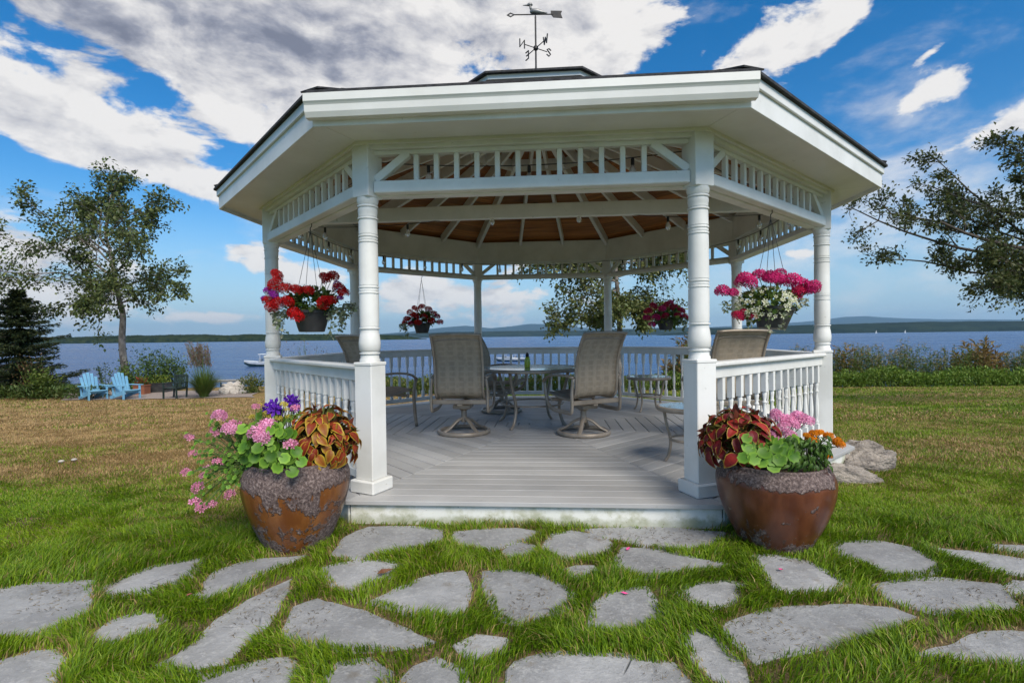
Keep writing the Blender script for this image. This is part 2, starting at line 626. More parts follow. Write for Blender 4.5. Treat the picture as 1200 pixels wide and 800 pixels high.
def ground_mat():
    m, g, p, out = new_mat('lawn_soil')
    a = g.n('ShaderNodeVertexColor'); a.layer_name = 'Col'
    v = pos(g)
    n = g.noise(v, 14, 6, 0.7)
    col = g.mix(g.m('MULTIPLY', g.sstep(n, 0.35, 0.7), 0.55), a.outputs[0], g.mix(0.5, a.outputs[0], (0.05, 0.045, 0.015)))
    n2 = g.noise(v, 90, 4, 0.7)
    col = g.mix(g.m('MULTIPLY', g.sstep(n2, 0.45, 0.7), 0.5), col, g.mix(0.6, a.outputs[0], (0.19, 0.17, 0.06)))
    g.link(col, p.inputs['Base Color'])
    p.inputs['Roughness'].default_value = 0.95
    p.inputs['Specular IOR Level'].default_value = 0.1
    bump(g, p, n2, 0.8, 0.03)
    return m


GROUND = ground_mat()
SOIL = pm('thatch_soil', (0.17, 0.115, 0.055), (0.085, 0.065, 0.028), 18, 0.95, 0.8, 120, 0.015, spots=(40, 0.55, (0.30, 0.215, 0.11), 0.8))
GRAVEL = pm('pink_gravel', (0.33, 0.27, 0.24), (0.24, 0.20, 0.18), 60, 0.95, 0.8, 150, 0.02)


def water_mat():
    m, g, p, out = new_mat('lake_water')
    v = pos(g)
    mp = g.n('ShaderNodeVectorMath', operation='MULTIPLY'); g.link(v, mp.inputs[0]); mp.inputs[1].default_value = (0.45, 1.0, 1.0)
    n1 = g.noise(mp.outputs[0], 0.9, 6, 0.65, 0.4)
    n2 = g.noise(mp.outputs[0], 0.12, 5, 0.6, 0.3)
    st = g.n('ShaderNodeVectorMath', operation='MULTIPLY'); g.link(v, st.inputs[0]); st.inputs[1].default_value = (0.0022, 0.02, 1.0)
    n3 = g.noise(st.outputs[0], 1.0, 5, 0.6, 0.3)
    col = g.mix(g.sstep(n3, 0.35, 0.7), (0.016, 0.055, 0.165), (0.038, 0.100, 0.245))
    g.link(col, p.inputs['Base Color'])
    g.put(p.inputs['Roughness'], g.m('ADD', 0.16, g.m('MULTIPLY', n3, 0.2)))
    p.inputs['IOR'].default_value = 1.33
    p.inputs['Specular IOR Level'].default_value = 0.28
    h = g.m('ADD', g.m('MULTIPLY', n1, 0.7), g.m('MULTIPLY', n2, 3.0))
    bump(g, p, h, 1.0, 1.0)
    return m


WATER = water_mat()


def forest_mat(name, c1, c2, scale):
    m, g, p, out = new_mat(name)
    v = pos(g)
    n = g.noise(v, scale, 6, 0.7)
    col = g.mix(g.sstep(n, 0.35, 0.65), c1, c2)
    g.link(col, p.inputs['Base Color'])
    p.inputs['Roughness'].default_value = 1.0
    p.inputs['Specular IOR Level'].default_value = 0.0
    bump(g, p, n, 1.0, 8.0)
    return m


FOREST = forest_mat('shore_forest', (0.012, 0.024, 0.012), (0.040, 0.056, 0.022), 0.06)
FOREST2 = forest_mat('far_forest', (0.010, 0.020, 0.016), (0.022, 0.036, 0.024), 0.012)


def urn_mat(name, g1, g2, flake):
    m, g, p, out = new_mat(name)
    tc = g.n('ShaderNodeTexCoord')
    v = tc.outputs['Object']
    oi = g.n('ShaderNodeObjectInfo')
    ad = g.n('ShaderNodeVectorMath', operation='ADD'); g.link(v, ad.inputs[0])
    cm = g.n('ShaderNodeCombineXYZ'); g.link(g.m('MULTIPLY', oi.outputs['Random'], 23.0), cm.inputs[0]); g.link(cm.outputs[0], ad.inputs[1])
    w = ad.outputs[0]
    sp = g.n('ShaderNodeSeparateXYZ'); g.link(v, sp.inputs[0])
    big = g.noise(w, 4.6, 5, 0.62, 0.5)
    strk = g.n('ShaderNodeVectorMath', operation='MULTIPLY'); g.link(w, strk.inputs[0]); strk.inputs[1].default_value = (26, 26, 5)
    drip = g.noise(strk.outputs[0], 1.0, 6, 0.7)
    zed = sp.outputs[2]
    # crust sits on the shoulder and creeps up from the foot
    edge = g.m('ADD', g.sstep(zed, 0.36, 0.44), g.m('MULTIPLY', g.sstep(zed, 0.30, 0.02), 0.55))
    msk = g.m('ADD', g.m('ADD', g.m('MULTIPLY', big, 1.0), g.m('MULTIPLY', edge, 0.28)), g.m('MULTIPLY', g.m('SUBTRACT', drip, 0.5), 0.55))
    crust = g.sstep(msk, flake, flake + 0.05)
    fine = g.noise(w, 70, 5, 0.7)
    glaze = g.mix(g.sstep(g.noise(strk.outputs[0], 0.5, 5, 0.6), 0.35, 0.7), g1, g2)
    crc = g.ramp(fine, [(0.32, (0.030, 0.020, 0.019)), (0.5, (0.12, 0.082, 0.075)), (0.70, (0.33, 0.26, 0.235))])
    col = g.mix(crust, glaze, crc)
    bare = g.m('MULTIPLY', g.sstep(g.noise(w, 11, 5, 0.7, 0.6), 0.66, 0.69), g.sstep(zed, 0.42, 0.15))
    col = g.mix(bare, col, (0.46, 0.37, 0.28))
    g.link(col, p.inputs['Base Color'])
    g.put(p.inputs['Roughness'], g.m('ADD', 0.28, g.m('MULTIPLY', g.m('MAXIMUM', crust, bare), 0.5)))
    bump(g, p, g.m('ADD', g.m('MULTIPLY', crust, g.m('ADD', 0.5, fine)), g.m('MULTIPLY', bare, -0.8)), 0.9, 0.008)
    return m


URN_A = urn_mat('flaking_rust_glaze', (0.15, 0.050, 0.014), (0.25, 0.095, 0.024), 0.535)
URN_B = urn_mat('red_brown_glaze', (0.085, 0.026, 0.013), (0.15, 0.050, 0.022), 0.64)
PLASTIC = pm('dark_plastic_pot', (0.03, 0.03, 0.033), (0.05, 0.05, 0.05), 6, 0.45, 0.05)
BOULDER = pm('granite_boulder', (0.42, 0.365, 0.31), (0.20, 0.175, 0.155), 7, 0.9, 1.0, 22, 0.05, spots=(13, 0.58, (0.075, 0.07, 0.065), 0.7), stretch=(1, 1.3, 1.7))
BARK = pm('birch_bark', (0.28, 0.25, 0.225), (0.09, 0.075, 0.062), 5, 0.9, 0.6, 30, 0.02, spots=(9, 0.58, (0.05, 0.042, 0.036), 0.8), stretch=(1, 1, 0.5))
BARKD = pm('dark_bark', (0.10, 0.082, 0.066), (0.055, 0.045, 0.038), 9, 0.9, 0.6, 30, 0.02)
BLUEP = pm('sky_blue_paint', (0.17, 0.40, 0.58), (0.14, 0.34, 0.52), 4, 0.5, 0.05, rnd=0.05)
GREENP = pm('dark_green_paint', (0.018, 0.035, 0.03), (0.012, 0.02, 0.018), 4, 0.5, 0.05)
CEDAR = pm('grey_weathered_wood', (0.30, 0.28, 0.25), (0.20, 0.185, 0.165), 6, 0.8, 0.3, 40, 0.005)
BOATW = pm('boat_white', (0.78, 0.79, 0.80), (0.7, 0.71, 0.72), 2, 0.3, 0)
BOATD = pm('boat_dark_hull', (0.02, 0.05, 0.06), (0.015, 0.03, 0.04), 2, 0.3, 0)
BOTTLE = pm('lime_bottle', (0.50, 0.56, 0.02), (0.42, 0.50, 0.02), 6, 0.3, 0, coat=0.5)


def glass_top_mat():
    m, g, p, out = new_mat('frosted_glass_top')
    n = g.noise(pos(g), 60, 4, 0.6)
    g.link(g.mix(n, (0.27, 0.28, 0.28), (0.36, 0.37, 0.37)), p.inputs['Base Color'])
    p.inputs['Roughness'].default_value = 0.16
    p.inputs['Coat Weight'].default_value = 0.6
    p.inputs['Transmission Weight'].default_value = 0.25
    return m


GLASS = glass_top_mat()


def bulb_mat():
    m, g, p, out = new_mat('clear_bulb_glass')
    p.inputs['Base Color'].default_value = (0.92, 0.92, 0.9, 1)
    p.inputs['Roughness'].default_value = 0.08
    p.inputs['Transmission Weight'].default_value = 0.7
    p.inputs['IOR'].default_value = 1.3
    return m


BULB = bulb_mat()

# ------------------------------------------------------------------ terrain
LAKE = -4.0


def edge_y(x):
    return np.clip(14.8 + (np.asarray(x, float) + 12) * 0.16, 14.4, 19.6)


def gz(x, y):
    x = np.asarray(x, float); y = np.asarray(y, float)
    s = y + 0.3
    h = -0.078 * (np.sqrt(s * s + 5.0) + s) / 2
    fl = np.clip((-x - 5.0) / 4.0, 0, 1)
    h = h * (1 - fl) + np.maximum(h, -0.078 * 14.0) * fl
    e = edge_y(x) + 3.2 * fl
    t = np.clip((y - e - 1.0) / 14.0, 0, 1)
    h = h - t * t * (3 - 2 * t) * 4.0
    h = h + (fbm(x * 0.35, y * 0.35, 3) - 0.5) * 0.10 * np.clip((np.hypot(x, y + 6.4) - 4.2) / 6, 0, 1)
    return h


def ground_hit(u, v, dz=0.0):
    d = ray(u, v)
    t = 0.8
    for i in range(6000):
        p = CAM + d * t
        if p.z <= float(gz(p.x, p.y)) + dz: break
        t *= 1.0015
    return CAM + d * t


def on_ground(u, depth):
    """ground point under photo column u at forward distance depth"""
    p = at(u, 400, depth)
    return Vector((p.x, p.y, float(gz(p.x, p.y))))


def dryness(x, y):
    """straw-coloured lawn on the open left side, patchy elsewhere"""
    x = np.asarray(x, float); y = np.asarray(y, float)
    n = fbm(x * 0.55 + 3, y * 0.8 + 9, 4)
    n2 = fbm(x * 2.2, y * 2.6 + 40, 3)
    left = np.clip((-x - 1.2) / 1.6, 0, 1) * np.clip((y + 2.9 + 0.25 * (x + 3)) / 3.6, 0, 1) ** 0.8
    band = np.exp(-((y + 1.2 - 0.10 * x) / 1.0) ** 2) * np.clip((x - 1.0) / 1.5, 0, 1) * 0.55
    right_far = np.clip((x - 1) / 2, 0, 1) * 0.18
    d = 0.95 * left + band + right_far + (n - 0.5) * 1.5 * (1 - .5 * left) + (n2 - 0.5) * 1.0 * (0.25 + np.clip(left + band, 0, 1))
    near = np.clip((-2.9 - y) / 1.2, 0, 1)
    return np.clip(d * (1 - 0.85 * near), 0, 1)


def lawn_colour(x, y):
    d = dryness(x, y)[:, None]
    g1 = np.array([0.105, 0.155, 0.022]); st = np.array([0.34, 0.225, 0.095])
    return g1 * (1 - d) + st * d


def build_ground():
    xs = np.concatenate([np.linspace(-260, -32, 20), np.linspace(-30, 30, 161), np.linspace(32, 260, 20)])
    ys = np.concatenate([np.linspace(-40, -9, 12), np.linspace(-8.5, 36, 160), np.linspace(38, 60, 5)])
    X, Y = np.meshgrid(xs, ys)
    Z = gz(X, Y)
    nx, ny = len(xs), len(ys)
    V = np.stack([X.ravel(), Y.ravel(), Z.ravel()], 1)
    i = np.arange(nx * ny).reshape(ny, nx)
    F = np.stack([i[:-1, :-1], i[:-1, 1:], i[1:, 1:], i[1:, :-1]], -1).reshape(-1, 4)
    cols = lawn_colour(V[:, 0], V[:, 1]) * 0.85
    me = np_mesh('ground', V, F.ravel(), np.full(len(F), 4), GROUND, cols, True)
    return tag(link('ground', me), kind='structure')


ground = build_ground()

lake_b = MB()
lake_b.add([(-30000, 22, LAKE), (30000, 22, LAKE), (30000, 40000, LAKE), (-30000, 40000, LAKE)], [(0, 1, 2, 3)])
tag(lake_b.build('lake', WATER), kind='structure')


def ridge(name, mat, dist, us, hs, depth, jag, seed, dens=0.5, base=LAKE - 0.5):
    """a wooded shore or mountain range: us are photo columns, hs heights in metres above the lake"""
    n = int(abs(us[-1] - us[0]) / dens)
    U = np.linspace(us[0], us[-1], n)
    H = np.interp(U, us, hs)
    V = []
    rows = [(0.0, 0.0), (0.004, 0.30), (0.02, 0.42), (0.3, 0.75), (0.6, 1.0), (1.0, 0.3)]
    r2 = np.random.default_rng(seed)
    for k, (t, hf) in enumerate(rows):
        d = dist + depth * t
        jj = (fbm(U * 0.035 + seed * 7.7 + k * 3, np.full(n, k * 1.7), 4) - 0.5) * jag * 2.2 + (r2.random(n) - 0.5) * jag * 0.7
        X = CAM.x + (U - 600) / FPX * d
        Y = np.full(n, CAM.y + d)
        Z = LAKE + H * hf + (jj if 0 < k < 5 else 0)
        if k == 0: Z = np.full(n, base)
        V.append(np.stack([X, Y, Z], 1))
    V = np.concatenate(V)
    m = len(rows)
    i = np.arange(n * m).reshape(m, n)
    F = np.stack([i[:-1, :-1], i[:-1, 1:], i[1:, 1:], i[1:, :-1]], -1).reshape(-1, 4)
    me = np_mesh(name, V, F.ravel(), np.full(len(F), 4), mat)
    return tag(link(name, me), kind='structure')


ridge('wooded_shore', FOREST, 1400, [-900, -500, 40, 90, 150, 200, 260, 320, 400, 470, 500], [26, 24, 20, 19, 20, 23, 20, 19, 17, 12, 1], 160, 3.2, 1, 0.3)
ridge('far_shore', FOREST2, 5200, [380, 470, 520, 640, 700, 780, 860, 1000], [30, 46, 60, 62, 58, 80, 70, 40], 700, 4, 2, 0.5)
ridge('wooded_hill', FOREST2, 2700, [770, 830, 900, 960, 1050, 1090, 1180, 1300, 1600, 2100], [2, 34, 44, 50, 58, 60, 57, 58, 66, 70], 500, 2.5, 3, 0.4)
ridge('mountain', FOREST2, 15000, [340, 420, 480, 520, 545, 575, 600, 620, 640, 665, 700, 760, 840, 900, 940, 970, 990, 1015, 1035, 1060, 1100, 1200, 1400],
      [20, 90, 190, 320, 370, 280, 330, 400, 390, 310, 210, 190, 230, 300, 350, 430, 505, 520, 470, 430, 390, 340, 200], 3000, 8, 4, 1.0)

# ------------------------------------------------------------------ flagstone path
STONES = [
    [(-70, 702), (0, 690), (30, 685), (100, 682), (96, 705), (98, 718), (75, 728), (45, 742), (0, 738), (-70, 735)],
    [(131, 685), (145, 678), (180, 665), (233, 655), (222, 670), (205, 682), (160, 692), (135, 695)],
    [(220, 697), (245, 693), (250, 678), (258, 668), (290, 658), (352, 651), (330, 660), (300, 670), (280, 682), (255, 695), (240, 702)],
    [(119, 740), (135, 728), (160, 720), (178, 718), (186, 726), (165, 738), (135, 750), (120, 749)],
    [(337, 680), (320, 688), (290, 705), (262, 725), (240, 745), (215, 762), (192, 772), (205, 780), (240, 784), (262, 778), (275, 760), (300, 738), (315, 715), (332, 695)],
    [(0, 778), (30, 768), (55, 765), (68, 778), (55, 790), (45, 820), (-50, 825), (-50, 785)],
    [(235, 800), (270, 787), (300, 780), (330, 776), (345, 788), (340, 810), (330, 835), (230, 835)],
    [(343, 735), (350, 712), (375, 704), (405, 712), (430, 722), (470, 735), (503, 748), (480, 755), (430, 757), (400, 758), (375, 752), (348, 748)],
    [(395, 648), (410, 628), (435, 617), (480, 617), (512, 620), (510, 633), (495, 638), (460, 645), (430, 650), (400, 650)],
    [(538, 622), (570, 619), (610, 619), (630, 622), (620, 628), (595, 634), (575, 641), (545, 639), (537, 630)],
    [(595, 645), (610, 637), (622, 640), (620, 652), (600, 652)],
    [(640, 640), (650, 625), (670, 622), (700, 627), (712, 635), (708, 643), (680, 648), (665, 652), (648, 645)],
    [(690, 618), (720, 617), (800, 619), (843, 622), (835, 638), (810, 643), (780, 641), (740, 632), (705, 625)],
    [(380, 665), (400, 660), (440, 656), (470, 660), (455, 672), (430, 682), (415, 690), (400, 685), (385, 675)],
    [(440, 703), (470, 690), (505, 676), (540, 670), (543, 690), (540, 712), (530, 724), (500, 718), (470, 710)],
    [(570, 670), (600, 668), (625, 672), (650, 682), (667, 693), (662, 707), (640, 718), (605, 726), (585, 718), (578, 695)],
    [(668, 666), (690, 664), (697, 670), (685, 674)],
    [(730, 652), (735, 642), (770, 645), (800, 651), (850, 660), (845, 664), (800, 668), (760, 674), (725, 668)],
    [(697, 735), (703, 708), (720, 695), (755, 690), (765, 710), (772, 724), (745, 736), (715, 740)],
    [(543, 755), (560, 748), (585, 750), (580, 760), (560, 767)],
    [(605, 785), (625, 772), (660, 768), (720, 770), (780, 778), (800, 800), (805, 832), (610, 832)],
    [(478, 800), (490, 785), (510, 778), (535, 788), (540, 815), (480, 820)],
    [(385, 800), (400, 780), (430, 778), (447, 790), (440, 820), (385, 820)],
    [(802, 692), (815, 685), (850, 681), (867, 684), (855, 698), (835, 710), (815, 702)],
    [(887, 652), (910, 651), (945, 658), (985, 682), (960, 690), (915, 689), (900, 672)],
    [(977, 643), (990, 635), (1030, 635), (1065, 642), (1098, 660), (1085, 667), (1040, 673), (1020, 660)],
    [(1100, 641), (1130, 645), (1200, 655), (1250, 662), (1250, 674), (1195, 670), (1160, 664), (1120, 655)],
    [(1160, 636), (1200, 640), (1250, 642), (1250, 650), (1200, 648), (1165, 641)],
    [(1035, 685), (1060, 680), (1110, 680), (1165, 685), (1184, 710), (1150, 712), (1105, 715), (1070, 708), (1045, 698)],
    [(852, 735), (870, 725), (905, 715), (960, 712), (1000, 710), (1040, 713), (1062, 722), (1040, 732), (1000, 742), (950, 758), (920, 765), (893, 773), (875, 755)],
    [(807, 750), (818, 742), (830, 745), (850, 765), (865, 785), (870, 800), (845, 795), (820, 770)],
    [(1080, 765), (1120, 755), (1170, 742), (1250, 738), (1250, 770), (1180, 770), (1130, 772)],
    [(1186, 688), (1200, 683), (1250, 685), (1250, 700), (1195, 697)],
]


def build_path():
    # bedding strip of thatchy soil under the stones
    xs = np.linspace(-4.2, 4.2, 85)
    ys = np.linspace(-5.2, -2.6, 27)
    b = MB()
    idx = {}
    for j, y in enumerate(ys):
        for i, x in enumerate(xs):
            yy = y
            if j == len(ys) - 1: yy = y - 0.25 * float(fbm(x * 1.3 + 5, 2.2, 3)) - max(0, abs(x) - 1.2) * 0.05
            idx[i, j] = len(b.v)
            b.v.append((x, yy, float(gz(x, yy)) + 0.004))
    for j in range(len(ys) - 1):
        for i in range(len(xs) - 1):
            b.f.append((idx[i, j], idx[i + 1, j], idx[i + 1, j + 1], idx[i, j + 1]))
    path = tag(b.build('path', SOIL), kind='structure')
    polys = []
    rr = random.Random(3)
    for k, px in enumerate(STONES):
        pts = []
        for (u, v) in px:
            d = ray(u, v)
            t = (-0.012 - CAM.z) / d.z
            p = CAM + d * t
            pts.append((p.x, p.y))
        polys.append(np.array(pts))
        # break the outline into short chipped segments
        out = []
        n = len(pts)
        for i in range(n):
            a, c = Vector(pts[i]), Vector(pts[(i + 1) % n])
            L = (c - a).length
            m = max(1, int(L / 0.045))
            nrm = Vector((-(c - a).y, (c - a).x)).normalized() if L > 1e-6 else Vector((0, 0))
            for q in range(m):
                pnt = a.lerp(c, q / m) + nrm * rr.uniform(-0.006, 0.006)
                out.append(pnt)
        cen = sum(out, Vector((0, 0))) / len(out)
        bb = MB()
        vs, fs = [], []
        n = len(out)
        zt = 0.006 + rr.uniform(-0.003, 0.003)
        tx, ty = rr.uniform(-.006, .006), rr.uniform(-.006, .006)
        def rel(p, sh, z):
            q = p - cen
            L = q.length
            q = q * max(0.05, (L - sh) / L)
            return (q.x, q.y, z + q.x * tx + q.y * ty)
        out = [p + (p - cen).normalized() * 0.050 for p in out]
        for p in out: vs.append(rel(p, 0.0, zt - 0.06))
        for p in out: vs.append(rel(p, 0.0, zt - 0.010))
        for p in out: vs.append(rel(p, rr.uniform(0.006, 0.016), zt))
        for p in out: vs.append(rel(p, 0.05 + rr.uniform(0, 0.02), zt + rr.uniform(-.001, .001)))
        vs.append((0, 0, zt + .002))
        for q in range(3):
            for i in range(n):
                j = (i + 1) % n
                fs.append((q * n + i, q * n + j, (q + 1) * n + j, (q + 1) * n + i))
        for i in range(n):
            fs.append((3 * n + i, 3 * n + (i + 1) % n, 4 * n))
        bb.add(vs, fs)
        me = bb.mesh('flagstone', SLATE)
        bm = bmesh.new(); bm.from_mesh(me)
        bmesh.ops.recalc_face_normals(bm, faces=bm.faces); bm.to_mesh(me); bm.free()
        link('flagstone', me, path, (cen.x, cen.y, float(gz(cen.x, cen.y)) + 0.004))
    return polys


stone_polys = build_path()


def in_poly(poly, x, y):
    inside = np.zeros(len(x), bool)
    n = len(poly)
    for i in range(n):
        x1, y1 = poly[i]; x2, y2 = poly[(i + 1) % n]
        c = ((y1 > y) != (y2 > y)) & (x < (x2 - x1) * (y - y1) / (y2 - y1 + 1e-12) + x1)
        inside ^= c
    return inside


# ------------------------------------------------------------------ gazebo
YAW = -0.0746
PR = 3.037                 # radius of the post circle
AP = PR * math.cos(R(22.5))
D = 0.14                   # deck height above the path
gaz = empty('gazebo', 'large white octagonal gazebo with turned posts, grey plank deck and wide eaves', 'gazebo', (0, 0, 0), YAW)
T8 = math.tan(R(22.5))
VA = [R(-67.5 + 45 * k) for k in range(8)]       # post angles: FR R RB BR BL LB L FL
NA = [R(-90 + 45 * k) for k in range(8)]         # side normals; side 0 = open front


def vtx(a, r=PR):
    return Vector((r * math.cos(a), r * math.sin(a), 0))


def gaz_deck():
    apo = 3.05
    octo = [(apo / math.cos(R(22.5)) * math.cos(a), apo / math.cos(R(22.5)) * math.sin(a)) for a in VA]
    deck = MB().prism([(x * 0.985, y * 0.985) for x, y in octo], D - 0.10, D - 0.030).build('deck', DARKWOOD, gaz)
    w = 0.139
    n = 22
    for k in range(n):
        a1 = apo - k * w
        a0 = max(a1 - w + 0.009, 0.0)
        y1, y0 = a1 * T8 - 0.002, a0 * T8 - 0.002
        poly = [(a0, -max(y0, 0.001)), (a1, -y1), (a1, y1), (a0, max(y0, 0.001))]
        me = MB().prism(poly, D - 0.03, D).mesh('board', DECK, bevel=0.003)
        for q in range(8):
            link('board', me, deck, (0, 0, random.uniform(-.0012, .0008)), (0, 0, NA[q]))
    for q in range(8):
        s = (apo - 0.035) * T8
        MB().box((apo - 0.05, 0, D - 0.031 - 0.45), (0.035, 2 * s - 0.02, 0.90)).build('skirt_board', SKIRT, gaz, bevel=0.003, rot=(0, 0, NA[q]))


def gaz_posts():
    plinth = MB().box((0, 0, D + 0.045), (0.215, 0.215, 0.09)).mesh('plinth', WHITE, bevel=0.008)
    ped = MB().box((0, 0, D + 0.09 + 0.41), (0.155, 0.155, 0.82)).box((0, 0, D + 0.915), (0.165, 0.165, 0.025)).mesh('pedestal', WHITE, bevel=0.005)
    H0, H1 = 0.925, 2.10
    L = H1 - H0
    pr = []
    def ring(z, r0, bulge=0.007, h=0.014):
        pr.extend([(r0, z - h), (r0 - 0.004, z - h + 0.001), (r0 - 0.004, z - h * 0.5), (r0 + bulge, z - h * 0.35), (r0 + bulge, z + h * 0.35), (r0 - 0.004, z + h * 0.5), (r0 - 0.004, z + h - 0.001), (r0, z + h)])
    pr += [(0.073, 0.0), (0.073, 0.02), (0.066, 0.03)]
    ring(0.065, 0.066)
    pr += [(0.075, 0.09), (0.078, 0.14), (0.070, 0.20), (0.066, 0.215)]
    ring(0.245, 0.067)
    pr += [(0.069, 0.30), (0.070, 0.42)]
    ring(0.50, 0.069, 0.003)
    ring(0.54, 0.069, 0.003)
    pr += [(0.069, 0.60), (0.068, 0.80)]
    ring(0.865, 0.067, 0.003)
    ring(0.905, 0.067, 0.003)
    pr += [(0.066, 0.98)]
    ring(1.03, 0.066, 0.006)
    pr += [(0.067, 1.07), (0.070, 1.08)]
    ring(1.115, 0.068, 0.006)
    pr += [(0.072, 1.14), (0.076, 1.155), (0.076, L)]
    shaft = MB().lathe(pr, 28, (0, 0, D + H0)).mesh('post', WHITE, smooth='auto')
    block = MB().box((0, 0, D + 2.10 + 0.19), (0.150, 0.150, 0.38)).mesh('block', WHITE, bevel=0.004)
    for a in VA:
        p = vtx(a)
        post = link('post', shaft, gaz, p, (0, 0, a))
        for nm, me in (('plinth', plinth), ('pedestal', ped), ('block', block)):
            link(nm, me, post)


def gaz_rails():
    side = 2 * AP * T8
    clear = side - 0.15
    # turned baluster
    prof = [(0.014, 0.0), (0.014, 0.01), (0.019, 0.02), (0.013, 0.04), (0.017, 0.07), (0.0215, 0.13), (0.021, 0.18), (0.014, 0.27), (0.0125, 0.30), (0.020, 0.315), (0.0125, 0.33), (0.0165, 0.36), (0.019, 0.385), (0.013, 0.40)]
    b = MB()
    b.box((0, 0, 0.055), (0.04, 0.04, 0.11))
    b.lathe(prof, 8, (0, 0, 0.11), cap=False)
    b.box((0, 0, 0.11 + 0.40 + 0.08), (0.04, 0.04, 0.16))
    bal = b.mesh('baluster', WHITE, smooth='auto')
    handrail = MB().box((0, 0, 0), (clear, 0.125, 0.032)).mesh('handrail', WHITE, bevel=0.008)
    rails = MB().box((0, 0, D + 0.825), (clear, 0.05, 0.085)).box((0, 0, D + 0.085), (clear, 0.06, 0.06)).mesh('railing', WHITE, bevel=0.004)
    n = 15
    for q in range(1, 8):
        a = NA[q]
        c = Vector((AP * math.cos(a), AP * math.sin(a), 0))
        r = link('railing', rails, gaz, c, (0, 0, a + math.pi / 2))
        link('handrail', handrail, r, (0, 0, D + 0.884))
        for i in range(n):
            x = -clear / 2 + clear * (i + 0.6) / (n + 0.2)
            link('baluster', bal, r, (x, 0, D + 0.112), (0, 0, random.uniform(-.03, .03)))


def gaz_frieze():
    side = 2 * AP * T8
    clear = side - 0.13
    lower = MB().box((0, 0.022, D + 2.168), (clear, 0.075, 0.085)).box((0, -0.06, D + 2.145), (clear - 0.02, 0.085, 0.055)).mesh('frieze', WHITE, bevel=0.006)
    upper = MB().box((0, 0.01, D + 2.415), (clear, 0.05, 0.03)).mesh('upper_rail', WHITE, bevel=0.003)
    bar = MB().box((0, 0, D + 2.305), (0.036, 0.036, 0.188)).mesh('bar', WHITE, bevel=0.003)
    n = 12
    for q in range(8):
        a = NA[q]
        c = Vector((AP * math.cos(a), AP * math.sin(a), 0))
        fr = link('frieze', lower, gaz, c, (0, 0, a - math.pi / 2 + math.pi))
        # y axis of the frame must point outwards
        fr.rotation_euler = (0, 0, a - math.pi / 2)
        link('upper_rail', upper, fr)
        x0 = clear / 2 - 0.30
        for i in range(n):
            x = -x0 + 2 * x0 * i / (n - 1)
            link('bar', bar, fr, (x, 0.01, 0))
        for s in (-1, 1):
            MB().bar((s * (clear / 2 - 0.005), 0.012, D + 2.225), (s * (clear / 2 - 0.245), 0.012, D + 2.41), 0.055, 0.05, (0, 1, 0)).build('brace', WHITE, fr, bevel=0.003)


